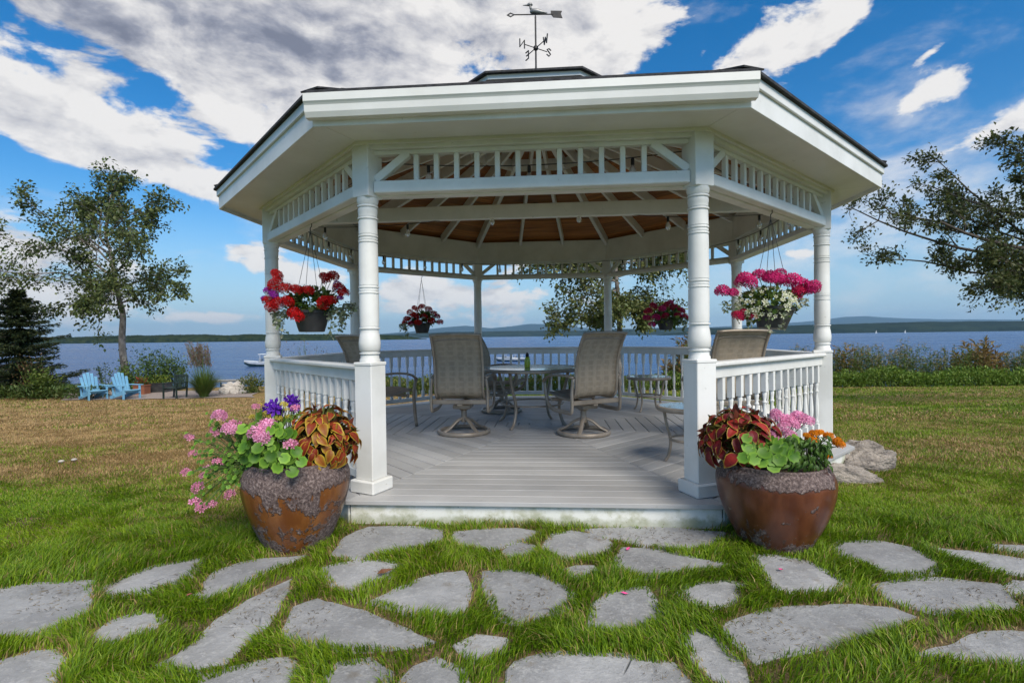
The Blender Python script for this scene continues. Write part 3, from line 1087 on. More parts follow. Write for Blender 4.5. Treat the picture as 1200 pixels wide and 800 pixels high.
def gaz_roof():
    cs = math.cos(R(22.5))
    EA = 3.235                     # eave apothem
    z_s = D + 2.48                 # soffit
    slope = 0.40
    # header beams, mitred
    for q in range(8):
        a1, a0 = AP + 0.072, AP - 0.06
        poly = [(a0, -a0 * T8), (a1, -a1 * T8), (a1, a1 * T8), (a0, a0 * T8)]
        MB().prism(poly, D + 2.43, D + 2.78).build('header', WHITE, gaz, rot=(0, 0, NA[q]), bevel=0.004)
        # soffit panel
        a0, a1 = AP + 0.074, EA - 0.002
        poly = [(a0, -a0 * T8 + .002), (a1, -a1 * T8 + .002), (a1, a1 * T8 - .002), (a0, a0 * T8 - .002)]
        MB().prism(poly, z_s, z_s + 0.015).build('soffit_panel', WHITE_TRIM, gaz, rot=(0, 0, NA[q]))
        # bed moulding under the soffit against the header
        a0, a1 = AP + 0.074, AP + 0.10
        poly = [(a0, -a0 * T8), (a1, -a1 * T8), (a1, a1 * T8), (a0, a0 * T8)]
        MB().prism(poly, z_s - 0.022, z_s - 0.001).build('bed_moulding', WHITE_TRIM, gaz, rot=(0, 0, NA[q]))
        # fascia
        a0, a1 = EA, EA + 0.022
        poly = [(a0, -a0 * T8), (a1, -a1 * T8), (a1, a1 * T8), (a0, a0 * T8)]
        fa = MB().prism(poly, z_s - 0.035, z_s + 0.155).build('fascia', WHITE, gaz, rot=(0, 0, NA[q]), bevel=0.002)
        a0, a1 = EA + 0.0225, EA + 0.040
        poly = [(a0, -a0 * T8), (a1, -a1 * T8), (a1, a1 * T8), (a0, a0 * T8)]
        MB().prism(poly, z_s + 0.095, z_s + 0.157).build('shadow_board', WHITE, fa, bevel=0.003)
    # gutter along the open front
    prof = [(0.0, 0.0), (0.045, 0.0), (0.060, 0.03), (0.064, 0.070), (0.070, 0.080), (0.078, 0.090), (0.078, 0.138), (0.070, 0.142), (0.064, 0.138), (0.064, 0.11), (0.0, 0.05)]
    half = (EA + 0.04) * T8 + 0.01
    vs = [(EA + 0.041 + x, s * (half + x * T8 * 0), z_s - 0.005 + z) for s in (-1, 1) for x, z in prof]
    n = len(prof)
    fs = [tuple(range(n)), tuple(range(2 * n - 1, n - 1, -1))] + [(i, n + i, n + (i + 1) % n, (i + 1) % n) for i in range(n)]
    gt = MB().add(vs, fs).mesh('gutter', WHITE_TRIM)
    bm = bmesh.new(); bm.from_mesh(gt); bmesh.ops.recalc_face_normals(bm, faces=bm.faces); bm.to_mesh(gt); bm.free()
    link('gutter', gt, gaz, rot=(0, 0, NA[0]))
    # roof: stepped shingle courses
    b = MB()
    ncr = 24
    e0 = EA + 0.065
    ez = z_s + 0.165
    for q in range(8):
        co, si = math.cos(NA[q]), math.sin(NA[q])
        def P(a, s, z):
            x, y = a, s * a * T8
            return (x * co - y * si, x * si + y * co, z)
        for k in range(ncr):
            a1 = e0 - k * (e0 - 0.05) / ncr
            a0 = e0 - (k + 1) * (e0 - 0.05) / ncr
            z1 = ez + (e0 - a1) * slope
            z0 = ez + (e0 - a0) * slope
            t = 0.012
            b.add([P(a1, -1, z1), P(a1, 1, z1), P(a1, 1, z1 + t), P(a1, -1, z1 + t), P(a0, 1, z0 + 0.002), P(a0, -1, z0 + 0.002)], [(0, 1, 2, 3), (3, 2, 4, 5)])
        b.add([P(e0, -1, ez - 0.006), P(e0, 1, ez - 0.006), P(EA - 0.05, 1, ez - 0.006), P(EA - 0.05, -1, ez - 0.006), P(e0, -1, ez), P(e0, 1, ez)], [(3, 2, 1, 0), (0, 1, 5, 4)])
    roof = b.build('roof', SHINGLE, gaz)
    for a in VA:
        r1, r0 = e0 / cs - 0.02, 0.3
        hb = MB()
        nn = 16
        for k in range(nn):
            ra = r1 - (r1 - r0) * k / nn
            rb = r1 - (r1 - r0) * (k + 1.25) / nn
            za = ez + (e0 - ra * cs) * slope + 0.016
            zb = ez + (e0 - rb * cs) * slope + 0.012
            hb.bar((ra, 0, za), (rb, 0, zb), 0.15, 0.010)
        hb.build('hip_cap', SHINGLE, roof, rot=(0, 0, a))
    # cedar ceiling boards, one ring per course
    zc = D + 2.78
    ca = AP - 0.062
    cei = MB()
    for q in range(8):
        co, si = math.cos(NA[q]), math.sin(NA[q])
        pts = []
        for a, s in ((AP + 0.06, -1), (AP + 0.06, 1), (0.02, 1), (0.02, -1)):
            x, y = a, s * a * T8
            pts.append((x * co - y * si, x * si + y * co, zc + 0.052 + (AP - a) * slope))
        cei.add(pts, [(0, 1, 2, 3)])
    ceiling = cei.build('ceiling', DARKWOOD, gaz)
    nb = 18
    w = (AP - 0.10) / nb
    for k in range(nb):
        a1 = AP + 0.04 - k * w
        a0 = a1 - w + 0.005
        vs = []
        for dz in (0.0, 0.02):
            for a, s in ((a0, -1), (a1, -1), (a1, 1), (a0, 1)):
                vs.append((a, s * (a * T8 - 0.002), zc + 0.028 + (AP - a) * slope + dz))
        me = MB().add(vs, [(3, 2, 1, 0), (4, 5, 6, 7), (0, 1, 5, 4), (1, 2, 6, 5), (2, 3, 7, 6), (3, 0, 4, 7)]).mesh('ceiling_board', CEIL, bevel=0.003)
        for q in range(8):
            link('ceiling_board', me, ceiling, rot=(0, 0, NA[q]))
    # rafters: eight hips and two between each pair
    def rafter(phi, w, h):
        r1 = (AP - 0.055) / math.cos(phi)
        r0 = 0.20
        sl = slope * math.cos(phi)
        z1 = zc + 0.024 - h / 2 + (AP - r1 * math.cos(phi)) * slope
        z0 = z1 + (r1 - r0) * sl
        return MB().bar((r1, 0, z1), (r0, 0, z0), w, h).mesh('rafter', WHITE, bevel=0.003)
    hip = rafter(R(22.5), 0.055, 0.15)
    jack = rafter(math.atan(T8 / 3), 0.042, 0.13)
    for a in VA: link('rafter', hip, gaz, rot=(0, 0, a))
    for a in NA:
        for s in (-1, 1): link('rafter', jack, gaz, rot=(0, 0, a + s * math.atan(T8 / 3)))
    MB().lathe([(0.17, 0), (0.19, 0.02), (0.19, 0.28), (0.15, 0.30)], 8, (0, 0, zc + 0.86)).build('king_block', WHITE, gaz, rot=(0, 0, R(22.5)))
    # tie beam across the room from post to post
    p, r = vtx(VA[1]), vtx(VA[6])
    d = (r - p).normalized()
    MB().bar(p + d * 0.09 + Vector((0, 0, D + 2.375)), r - d * 0.09 + Vector((0, 0, D + 2.375)), 0.07, 0.14).build('tie_beam', WHITE, gaz, bevel=0.004)
    # raised cap roof
    cap = MB()
    def octr(r, z): return [(r * math.cos(a), r * math.sin(a), z) for a in VA]
    w0 = octr(0.92, D + 3.42); w1 = octr(0.92, D + 3.755)
    cap.add(w0 + w1, [(i, (i + 1) % 8, 8 + (i + 1) % 8, 8 + i) for i in range(8)])
    cap.build('cupola_wall', WHITE, gaz)
    s = MB()
    a, c2 = octr(0.80, D + 3.755), octr(1.24, D + 3.755)
    s.add(a + c2, [(i, (i + 1) % 8, 8 + (i + 1) % 8, 8 + i) for i in range(8)][:])
    f0, f1 = octr(1.241, D + 3.74), octr(1.241, D + 3.79)
    s.add(f0 + f1, [(i, (i + 1) % 8, 8 + (i + 1) % 8, 8 + i) for i in range(8)])
    s.build('cupola_soffit', WHITE_TRIM, gaz)
    t = MB()
    e1, e2, e3 = octr(1.29, D + 3.787), octr(1.29, D + 3.807), octr(0.06, D + 4.32)
    t.add(e1 + e2 + e3 + octr(1.23, D + 3.7865), [(i, (i + 1) % 8, 8 + (i + 1) % 8, 8 + i) for i in range(8)] + [(8 + i, 8 + (i + 1) % 8, 16 + (i + 1) % 8, 16 + i) for i in range(8)] + [(24 + i, 24 + (i + 1) % 8, (i + 1) % 8, i) for i in range(8)])
    t.build('cupola_roof', SHINGLE, gaz)


gaz_deck()
gaz_posts()
gaz_rails()
gaz_frieze()
gaz_roof()


def gw(x, y, z=0.0):
    """gazebo-local to world"""
    c, s = math.cos(YAW), math.sin(YAW)
    return Vector((x * c - y * s, x * s + y * c, z))


# ------------------------------------------------------------------ weathervane
def weathervane():
    base = Vector((0, 0, D + 4.25))
    w = empty('weathervane', 'black iron weathervane with duck, arrow and compass letters on the gazebo roof peak', 'weathervane', base, R(-4))
    MB().lathe([(0.05, 0.0), (0.03, 0.10), (0.014, 0.16), (0.011, 0.20), (0.011, 0.80), (0.006, 0.83)], 10).lathe([(0.01, 0), (0.03, 0.02), (0.03, 0.05), (0.01, 0.07)], 10, (0, 0, 0.385)).build('pole', BLACKM, w, smooth='auto')
    z = 0.845
    a = MB()
    a.tube([(-0.26, 0, z), (0.22, 0, z - 0.02)], 0.008, 6)
    a.build('arrow_shaft', BLACKM, w)
    # diamond point with an eye, and notched tail
    pt = MB()
    def plate(b, outline, th=0.006):
        n = len(outline)
        vs = [(x, -th / 2, zz) for x, zz in outline] + [(x, th / 2, zz) for x, zz in outline]
        b.add(vs, [tuple(range(n)), tuple(range(2 * n - 1, n - 1, -1))] + [((i + 1) % n, i, n + i, n + (i + 1) % n) for i in range(n)])
    o = [(-0.36, z), (-0.31, z + 0.026), (-0.25, z)]; i_ = [(-0.335, z), (-0.31, z + 0.012), (-0.285, z)]
    plate(pt, [(-0.36, z), (-0.31, z + 0.03), (-0.25, z), (-0.275, z), (-0.31, z + 0.013), (-0.33, z)])
    plate(pt, [(-0.36, z), (-0.33, z), (-0.31, z - 0.013), (-0.275, z), (-0.25, z), (-0.31, z - 0.03)])
    pt.build('arrow_point', BLACKM, w)
    tl = MB()
    plate(tl, [(0.19, z + 0.025), (0.33, z + 0.015), (0.315, z - 0.02), (0.335, z - 0.075), (0.22, z - 0.06), (0.19, z - 0.02)])
    tl.build('arrow_tail', BLACKM, w)
    # swimming duck: plump body, neck, head with a long bill
    d = MB()
    body = [(-0.07, 0.004), (-0.06, 0.022), (-0.03, 0.032), (0.02, 0.034), (0.07, 0.024), (0.12, 0.012), (0.15, 0.003)]
    d.tube([(x, 0, z + 0.028 - max(0, x) * 0.2) for x, r in body], [r for x, r in body], 10)
    d.tube([(-0.045, 0, z + 0.04), (-0.062, 0, z + 0.075), (-0.060, 0, z + 0.105)], [0.020, 0.013, 0.015], 8)
    d.tube([(-0.035, 0, z + 0.105), (-0.055, 0, z + 0.118), (-0.085, 0, z + 0.115), (-0.105, 0, z + 0.108), (-0.155, 0, z + 0.110)], [0.008, 0.021, 0.019, 0.009, 0.003], 8)
    d.build('duck', pm('duck_zinc', (0.30, 0.30, 0.30), (0.10, 0.10, 0.10), 14, 0.45, 0.1, metal=0.5), w, smooth=True)
    ar = MB()
    for ang in (35, 215, 125, 305):
        c, s = math.cos(R(ang)), math.sin(R(ang))
        ar.tube([(0, 0, 0.42), (c * 0.17, s * 0.17, 0.42)], 0.006, 6)
    ar.build('compass_arms', BLACKM, w)
    strokes = {'N': [(0, 0, 0, 1), (0, 1, .7, 0), (.7, 0, .7, 1)], 'E': [(0, 0, 0, 1), (0, 1, .65, 1), (0, .52, .5, .52), (0, 0, .65, 0)],
               'S': [(.65, .85, .35, 1), (.35, 1, .05, .8), (.05, .8, .6, .3), (.6, .3, .35, 0), (.35, 0, 0, .15)],
               'W': [(0, 1, .2, 0), (.2, 0, .45, .8), (.45, .8, .7, 0), (.7, 0, .9, 1)]}
    for ch, ang in (('N', 215), ('W', 305), ('S', 35), ('E', 125)):
        c, s = math.cos(R(ang)), math.sin(R(ang))
        b = MB()
        h = 0.095
        dx, dy = math.cos(R(ang)), math.sin(R(ang))
        for x0, z0, x1, z1 in strokes[ch]:
            p0 = Vector(((x0 - .35) * h * dx, (x0 - .35) * h * dy, (z0 - .5) * h)); p1 = Vector(((x1 - .35) * h * dx, (x1 - .35) * h * dy, (z1 - .5) * h))
            e = (p1 - p0).normalized() * 0.004
            b.bar(p0 - e, p1 + e, 0.010, 0.012, Vector((-dy, dx, 0)))
        b.build('compass_letter', BLACKM, w, loc=(c * 0.20, s * 0.20, 0.42))


weathervane()


# ------------------------------------------------------------------ string lights
def string_lights():
    s = empty('string_lights', 'dark wire with clear bulbs strung around under the cedar ceiling', 'string lights', (0, 0, 0), YAW)
    b = MB()
    bulbs = []
    zt = D + 2.40
    ring = [vtx(a, PR - 0.13) + Vector((0, 0, zt)) for a in VA]
    spans = [(ring[i], ring[(i + 1) % 8], 0.06) for i in range(8)]
    mid = Vector((0, 0, D + 2.62))
    tb = [vtx(VA[6], PR - 0.16) + Vector((0, 0, D + 2.30)), vtx(VA[1], PR - 0.16) + Vector((0, 0, D + 2.30))]
    m2 = (tb[0] + tb[1]) / 2 + Vector((0, -0.06, 0.16))
    spans += [(tb[0] + Vector((0, -.06, 0)), m2, 0.10), (m2, tb[1] + Vector((0, -.06, 0)), 0.10)]
    for p, q, sag in spans:
        pts = []
        for i in range(13):
            t = i / 12
            pts.append(p.lerp(q, t) - Vector((0, 0, sag * 4 * t * (1 - t))))
        b.tube(pts, 0.004, 5)
        for i in (2, 6, 10): bulbs.append(pts[i])
    b.build('wire', BLACKM, s)
    sock = MB().lathe([(0.010, 0), (0.013, -0.012), (0.013, -0.05), (0.010, -0.055)], 8)
    sm = sock.mesh('socket', BLACKM)
    bl = MB().lathe([(0.008, -0.053), (0.022, -0.08), (0.026, -0.10), (0.020, -0.125), (0.004, -0.135)], 10).mesh('bulb', BULB, smooth=True)
    for p in bulbs:
        k = link('socket', sm, s, p)
        link('bulb', bl, k)


string_lights()


# ------------------------------------------------------------------ deck furniture
def smooth_pts(pts, n=5):
    """Catmull-Rom through points"""
    P = [Vector(p) for p in pts]
    P = [P[0] * 2 - P[1]] + P + [P[-1] * 2 - P[-2]]
    out = []
    for i in range(1, len(P) - 2):
        for k in range(n):
            t = k / n
            a, b, c, d = P[i - 1:i + 3]
            out.append(0.5 * ((2 * b) + (c - a) * t + (2 * a - 5 * b + 4 * c - d) * t * t + (3 * b - a - 3 * c + d) * t ** 3))
    out.append(P[-2])
    return out


def sling_mesh(name, prof, w, sagk=0.0):
    """woven panel stretched between the side rails, with thickness and UVs"""
    prof = smooth_pts([(0, y, z) for y, z in prof], 4)
    L = [0]
    for a, b in zip(prof, prof[1:]): L.append(L[-1] + (b - a).length)
    nx = 9
    vs, fs, uv = [], [], []
    m = len(prof)
    for layer in (0, 1):
        for i, p in enumerate(prof):
            t = prof[min(i + 1, m - 1)] - prof[max(i - 1, 0)]
            nrm = Vector((0, -t.z, t.y)).normalized()
            for j in range(nx):
                u = j / (nx - 1)
                sg = -sagk * 4 * u * (1 - u)
                q = p + nrm * (sg - 0.004 * layer)
                vs.append((w * (u - 0.5), q.y, q.z))
                uv.append((u, L[i] / L[-1]))
    N = m * nx
    for i in range(m - 1):
        for j in range(nx - 1):
            a = i * nx + j
            fs.append((a, a + 1, a + nx + 1, a + nx))
            fs.append((N + a, N + a + nx, N + a + nx + 1, N + a + 1))
    for i in range(m - 1):
        for j in (0, nx - 1):
            a = i * nx + j
            fs.append((a, a + nx, N + a + nx, N + a) if j == 0 else (a + nx, a, N + a, N + a + nx))
    for i in (0, m - 1):
        for j in range(nx - 1):
            a = i * nx + j
            fs.append((a + 1, a, N + a, N + a + 1) if i == 0 else (a, a + 1, N + a + 1, N + a))
    me = bpy.data.meshes.new(name)
    me.from_pydata(vs, [], fs)
    ul = me.uv_layers.new(name='UVMap')
    for lp in me.loops: ul.data[lp.index].uv = uv[lp.vertex_index]
    me.materials.append(SLING)
    me.polygons.foreach_set('use_smooth', [True] * len(me.polygons))
    return me


BACK = [(-0.20, 0.435), (-0.245, 0.50), (-0.26, 0.62), (-0.265, 0.78), (-0.31, 0.93), (-0.385, 1.07), (-0.43, 1.125)]
SEAT = [(0.30, 0.425), (0.27, 0.455), (0.15, 0.435), (0.0, 0.415), (-0.14, 0.412), (-0.20, 0.43)]
m_back = sling_mesh('sling_back', BACK, 0.515, 0.012)
m_seat = sling_mesh('sling_seat', SEAT, 0.515, 0.02)


def sling_chair(swivel, label, loc, rz, group):
    t = empty('sling_chair', label, 'chair', loc, rz, group)
    link('sling_back', m_back, t)
    link('sling_seat', m_seat, t)
    for s in (-1, 1):
        x = s * 0.268
        MB().tube(smooth_pts([(x, y, z) for y, z in SEAT[1:-1] + BACK[:]], 4), 0.015, 8).build('side_rail', ALU, t, smooth=True)
        # arm: flat top with a rolled front that runs down into the side frame
        xa = s * 0.315
        arm = smooth_pts([(xa - s * 0.02, -0.25, 0.655), (xa, -0.12, 0.672), (xa + s * .01, 0.08, 0.668), (xa + s * .01, 0.24, 0.635), (xa + s * .01, 0.315, 0.58)], 4)
        MB().tube(arm, 0.028, 8, flat=(1.0, 0.5)).build('arm', ALU, t, smooth=True)
        if swivel:
            lp = smooth_pts([(xa, 0.31, 0.585), (xa, 0.29, 0.45), (xa, 0.24, 0.34), (xa, 0.12, 0.285), (xa, -0.12, 0.28), (xa, -0.22, 0.285), (xa, -0.245, 0.33), (xa, -0.245, 0.50), (xa - s * .015, -0.25, 0.65)], 4)
            MB().tube(lp, 0.019, 8, flat=(1.25, 0.8)).build('side_frame', ALU, t, smooth=True)
        else:
            MB().tube(smooth_pts([(xa, 0.31, 0.585), (xa, 0.275, 0.42), (xa, 0.285, 0.2), (xa, 0.31, 0.0)], 4), 0.018, 8, flat=(1.3, 0.9)).build('leg', ALU, t, smooth=True)
            MB().tube(smooth_pts([(xa - s * .015, -0.25, 0.65), (xa - s * .02, -0.235, 0.42), (xa - s * .01, -0.27, 0.2), (xa, -0.32, 0.0)], 4), 0.018, 8, flat=(1.3, 0.9)).build('leg', ALU, t, smooth=True)
    MB().tube(smooth_pts([(-0.27, -0.43, 1.12), (-0.12, -0.437, 1.128), (0.12, -0.437, 1.128), (0.27, -0.43, 1.12)], 3), 0.014, 8).build('top_bar', ALU, t, smooth=True)
    MB().tube(smooth_pts([(-0.26, -0.365, 1.045), (-0.15, -0.372, 1.068), (0.15, -0.372, 1.068), (0.26, -0.365, 1.045)], 3), 0.009, 6).build('back_stay', ALU, t, smooth=True)
    zb = 0.385
    MB().box((0, -0.235, zb), (0.60, 0.03, 0.048)).build('cross_bar', ALU, t, bevel=0.006)
    MB().box((0, 0.20, zb), (0.60, 0.03, 0.04)).build('cross_bar', ALU, t, bevel=0.006)
    if swivel:
        MB().box((0, -0.02, 0.355), (0.06, 0.44, 0.035)).box((0, -0.03, 0.315), (0.20, 0.22, 0.045)).build('spring_plate', ALU, t, bevel=0.006)
        MB().lathe([(0.035, 0.13), (0.042, 0.16), (0.034, 0.20), (0.034, 0.26), (0.06, 0.275), (0.06, 0.295)], 14).build('swivel_hub', ALU, t, smooth='auto')
        ring = [(0.285 * math.cos(2 * math.pi * i / 40), 0.285 * math.sin(2 * math.pi * i / 40), 0.026) for i in range(40)]
        base = MB().tube(ring, 0.022, 8, close=True, flat=(0.8, 1.15)).build('base_ring', ALU, t, smooth=True)
        for k in range(4):
            a = R(45 + 90 * k)
            c, s = math.cos(a), math.sin(a)
            MB().tube(smooth_pts([(0.02 * c, 0.02 * s, 0.175), (0.10 * c, 0.10 * s, 0.145), (0.19 * c, 0.19 * s, 0.075), (0.285 * c, 0.285 * s, 0.032)], 3), [0.022] * 9 + [0.018], 8, flat=(1.2, 0.7)).build('spoke', ALU, base, smooth=True)
    return t


def deck_pt(u, v):
    d = ray(u, v)
    p = CAM + d * ((D - CAM.z) / d.z)
    return Vector((p.x, p.y, D))


def chair_at(u, v, rz, swivel, label, group='sling chairs on the gazebo deck'):
    return sling_chair(swivel, label, deck_pt(u, v), rz, group)


chair_at(544, 507, R(-6), True, 'swivel sling chair with its woven back squarely turned to the open gazebo front')
chair_at(684, 508, R(27), True, 'swivel sling chair turned towards the round table, beside the glass side tables')
chair_at(588, 482, R(-105), True, 'swivel sling chair half hidden behind the square-on chair, facing the round table')
sling_chair(False, 'four-legged sling chair behind the post with the purple-flowered urn', Vector((-1.98, -0.08, D)), R(-38), 'sling chairs on the gazebo deck')
sling_chair(False, 'sling chair showing its top above the handrail below the pink and white basket', Vector((1.93, -0.92, D)), R(4), 'sling chairs on the gazebo deck')


def round_table(name, label, c, r, h, nleg, rot, ring_z, group=None, glass=GLASS):
    t = empty(name, label, 'table', c, rot, group)
    rim = [(r * math.cos(2 * math.pi * i / 48), r * math.sin(2 * math.pi * i / 48), h - 0.022) for i in range(48)]
    MB().tube(rim, 0.022, 8, close=True, flat=(0.8, 1.0)).build('rim', ALU, t, smooth=True)
    MB().lathe([(r - 0.005, h - 0.014), (r - 0.003, h - 0.004), (r - 0.008, h - 0.003)], 48).build('table_top', glass, t)
    for k in range(nleg):
        a = 2 * math.pi * (k + 0.5) / nleg
        c_, s_ = math.cos(a), math.sin(a)
        f = r * 0.80
        pts = smooth_pts([(f * 1.02 * c_, f * 1.02 * s_, h - 0.03), (f * 0.93 * c_, f * 0.93 * s_, h * 0.70), (f * 0.76 * c_, f * 0.76 * s_, h * 0.38), (f * 0.84 * c_, f * 0.84 * s_, h * 0.12), (f * 1.0 * c_, f * 1.0 * s_, 0.0)], 4)
        MB().tube(pts, 0.019 if r > .4 else 0.014, 8).build('leg', ALU, t, smooth=True)
    rr_ = r * 0.80 * 0.78
    ring = [(rr_ * math.cos(2 * math.pi * i / 36), rr_ * math.sin(2 * math.pi * i / 36), ring_z) for i in range(36)]
    MB().tube(ring, 0.011, 6, close=True).build('stretcher_ring', ALU, t, smooth=True)
    return t


tc_ = deck_pt(624, 497)
round_table('dining_table', 'round glass-topped dining table with a lime bottle on it', tc_, 0.62, 0.715, 4, R(12), 0.27)
st1 = at(760, 443, 7.45); round_table('side_table', 'small round glass side table standing clear by the back railing', Vector((st1.x, st1.y, D)), 0.30, 0.50, 4, R(0), 0.22, 'small side tables')
st2 = at(808, 478, 4.42); round_table('side_table', 'small round side table peeking out behind the post with the marigold urn', Vector((st2.x, st2.y, D)), 0.26, 0.49, 4, R(30), 0.2, 'small side tables')

bt = at(618, 428, 6.35)
bot = empty('bottle', 'lime yellow squeeze bottle with black cap on the round table', 'bottle', Vector((bt.x, bt.y, D + 0.7125)))
MB().lathe([(0.030, 0.0), (0.036, 0.006), (0.037, 0.075), (0.034, 0.10), (0.024, 0.125), (0.018, 0.132)], 18).build('body', BOTTLE, bot, smooth='auto')
MB().lathe([(0.019, 0.130), (0.022, 0.134), (0.021, 0.165), (0.012, 0.172), (0.010, 0.185)], 14).build('cap', BLACKM, bot, smooth='auto')


# ------------------------------------------------------------------ leaves and flowers
def petal_mesh(name, florets, mat, smooth=False):
    """florets: list of (pos, normal, radius, npetals, colour_edge, colour_centre, cup)"""
    V, F, Cc = [], [], []
    for p, n, r, k, ce, cc, cup in florets:
        n = Vector(n).normalized()
        a = n.orthogonal().normalized()
        b = n.cross(a)
        ph = random.uniform(0, 6.28)
        base = len(V)
        V.append(tuple(Vector(p) - n * r * 0.1)); Cc.append(cc)
        for i in range(k):
            t0 = ph + 2 * math.pi * i / k
            h = math.pi / k
            for da, rad, lift in ((-h * 0.62, 0.72, cup * 0.6), (0, 1.0, cup), (h * 0.62, 0.72, cup * 0.6)):
                t = t0 + da
                q = Vector(p) + (a * math.cos(t) + b * math.sin(t)) * (r * rad * random.uniform(.9, 1.08)) + n * (r * lift * random.uniform(.6, 1.2))
                V.append(tuple(q)); Cc.append(ce)
            s = base + 1 + 3 * i
            F.append((base, s, s + 1, s + 2))
    me = bpy.data.meshes.new(name)
    me.from_pydata(V, [], F)
    ca = me.color_attributes.new('Col', 'FLOAT_COLOR', 'POINT')
    ca.data.foreach_set('color', np.c_[np.array(Cc, dtype=np.float32), np.ones(len(Cc), dtype=np.float32)].ravel())
    me.materials.append(mat)
    return me


def head_mesh(name, rad, col, n=34, fr=0.013, flat=0.75, var=0.34, centre=None):
    """a geranium-like ball of small five-petalled florets"""
    fl = []
    for i in range(n):
        z = 1 - (i + 0.5) / n * 1.45
        t = i * 2.39996
        s = math.sqrt(max(0, 1 - z * z))
        d = Vector((s * math.cos(t), s * math.sin(t), z * flat))
        k = 1 + random.uniform(-var, var)
        c = tuple(min(1, x * k) for x in col)
        fl.append((d * rad * random.uniform(.88, 1.06), d + Vector((random.uniform(-.3, .3), random.uniform(-.3, .3), random.uniform(-.2, .3))), fr * random.uniform(.8, 1.2), 5, c, centre or tuple(x * 0.55 for x in col), 0.15))
    return petal_mesh(name, fl, PETAL)


def disc_leaf(name, col_e, col_c, lobes=7, size=1.0, cup=0.18, rim=None):
    """scalloped kidney leaf, stalk at origin, blade spreads in +x, normal +z"""
    V = [(0.0, 0, 0)]; Cc = [col_c]
    n = lobes * 2
    for ring, rr_, cc in ((0, 0.55, col_c if rim is None else rim), (1, 1.0, col_e)):
        for i in range(n + 1):
            t = -math.pi * 0.93 + 2 * math.pi * 0.93 * i / n
            r = 0.5 * size * rr_ * (1 + (0.07 if i % 2 else -0.05) * ring)
            x, y = r * math.cos(t) + 0.12 * size * rr_, r * math.sin(t)
            V.append((x, y, cup * (x * x + y * y) / size * (1.4 if ring else 1) + (0.02 * size * (1 if i % 2 else -1)) * ring)); Cc.append(cc)
    F = []
    for i in range(n):
        F.append((0, 1 + i, 2 + i))
        F.append((1 + i, 1 + n + 1 + i, 2 + n + 1 + i, 2 + i))
    me = bpy.data.meshes.new(name)
    me.from_pydata(V, [], F)
    ca = me.color_attributes.new('Col', 'FLOAT_COLOR', 'POINT')
    ca.data.foreach_set('color', np.c_[np.array(Cc, dtype=np.float32), np.ones(len(Cc), dtype=np.float32)].ravel())
    me.materials.append(LEAFV)
    me.polygons.foreach_set('use_smooth', [True] * len(me.polygons))
    return me


def coleus_leaf(name, edge, mid, heart, rimw, L=1.0, W=0.62):
    """pointed ovate leaf with a coloured margin, folded along its midrib, growing along +x"""
    V, F, Cc = [], [], []
    n = 7
    for i in range(n + 1):
        t = i / n
        w = W / 2 * (math.sin(math.pi * min(1, t ** 0.72)) ** 0.85) if 0 < t < 1 else 0.0
        zc = 0.10 * math.sin(math.pi * t) - 0.22 * t * t
        tooth = (1 + (0.06 if i % 2 else -0.02))
        endc = i in (0, n)
        for s, f in ((-1, 1.0), (-1, 1 - rimw), (0, 0), (1, 1 - rimw), (1, 1.0)):
            y = s * w * f * (tooth if f == 1.0 else 1)
            V.append((t * L * (1 if f == 1 or endc else (1 - 0.03)), y * L, (zc + 0.16 * abs(y)) * L))
            Cc.append(edge if (f == 1.0 or i == n) else (heart if s == 0 else mid))
    for i in range(n):
        for j in range(4):
            a = i * 5 + j
            F.append((a, a + 5, a + 6, a + 1))
    me = bpy.data.meshes.new(name)
    me.from_pydata(V, [], F)
    ca = me.color_attributes.new('Col', 'FLOAT_COLOR', 'POINT')
    ca.data.foreach_set('color', np.c_[np.array(Cc, dtype=np.float32), np.ones(len(Cc), dtype=np.float32)].ravel())
    me.materials.append(LEAFV)
    return me


def orient(direction, normal, roll=0.0):
    """rotation whose +x runs along direction and +z towards normal"""
    x = Vector(direction).normalized()
    z = Vector(normal)
    z = (z - x * z.dot(x))
    z = z.normalized() if z.length > 1e-5 else x.orthogonal().normalized()
    y = z.cross(x)
    return Matrix(((x.x, y.x, z.x), (x.y, y.y, z.y), (x.z, y.z, z.z))).to_euler()


def leaf_cloud(name, pts, dirs, size, cols, aspect=0.5, mat=None, jit=1.0, droop=0.0):
    """one mesh of many folded leaf blades (pts Nx3, dirs Nx3)"""
    n = len(pts)
    r = np.random.default_rng(n + 5)
    d = dirs + r.normal(0, 0.55 * jit, (n, 3))
    d[:, 2] -= droop
    d /= np.linalg.norm(d, axis=1, keepdims=True) + 1e-9
    up = r.normal(0, 0.6, (n, 3)) + np.array([0, 0, 1.0])
    s = np.cross(d, up); s /= np.linalg.norm(s, axis=1, keepdims=True) + 1e-9
    u = np.cross(s, d)
    sz = (size * r.uniform(0.65, 1.3, n))[:, None] if np.isscalar(size) else (np.asarray(size) * r.uniform(.7, 1.25, n))[:, None]
    p = pts
    A = p; B = p + d * sz * 0.5 + s * sz * aspect * 0.5 + u * sz * 0.08; Cn = p + d * sz - u * sz * 0.08; Dd = p + d * sz * 0.5 - s * sz * aspect * 0.5 + u * sz * 0.08
    V = np.stack([A, B, Cn, Dd], 1).reshape(-1, 3)
    i = np.arange(n) * 4
    F = np.stack([i, i + 1, i + 2, i, i + 2, i + 3], 1).ravel()
    cc = np.repeat(cols, 4, axis=0)
    return np_mesh(name, V, F, np.full(2 * n, 3), mat or LEAF, cc)


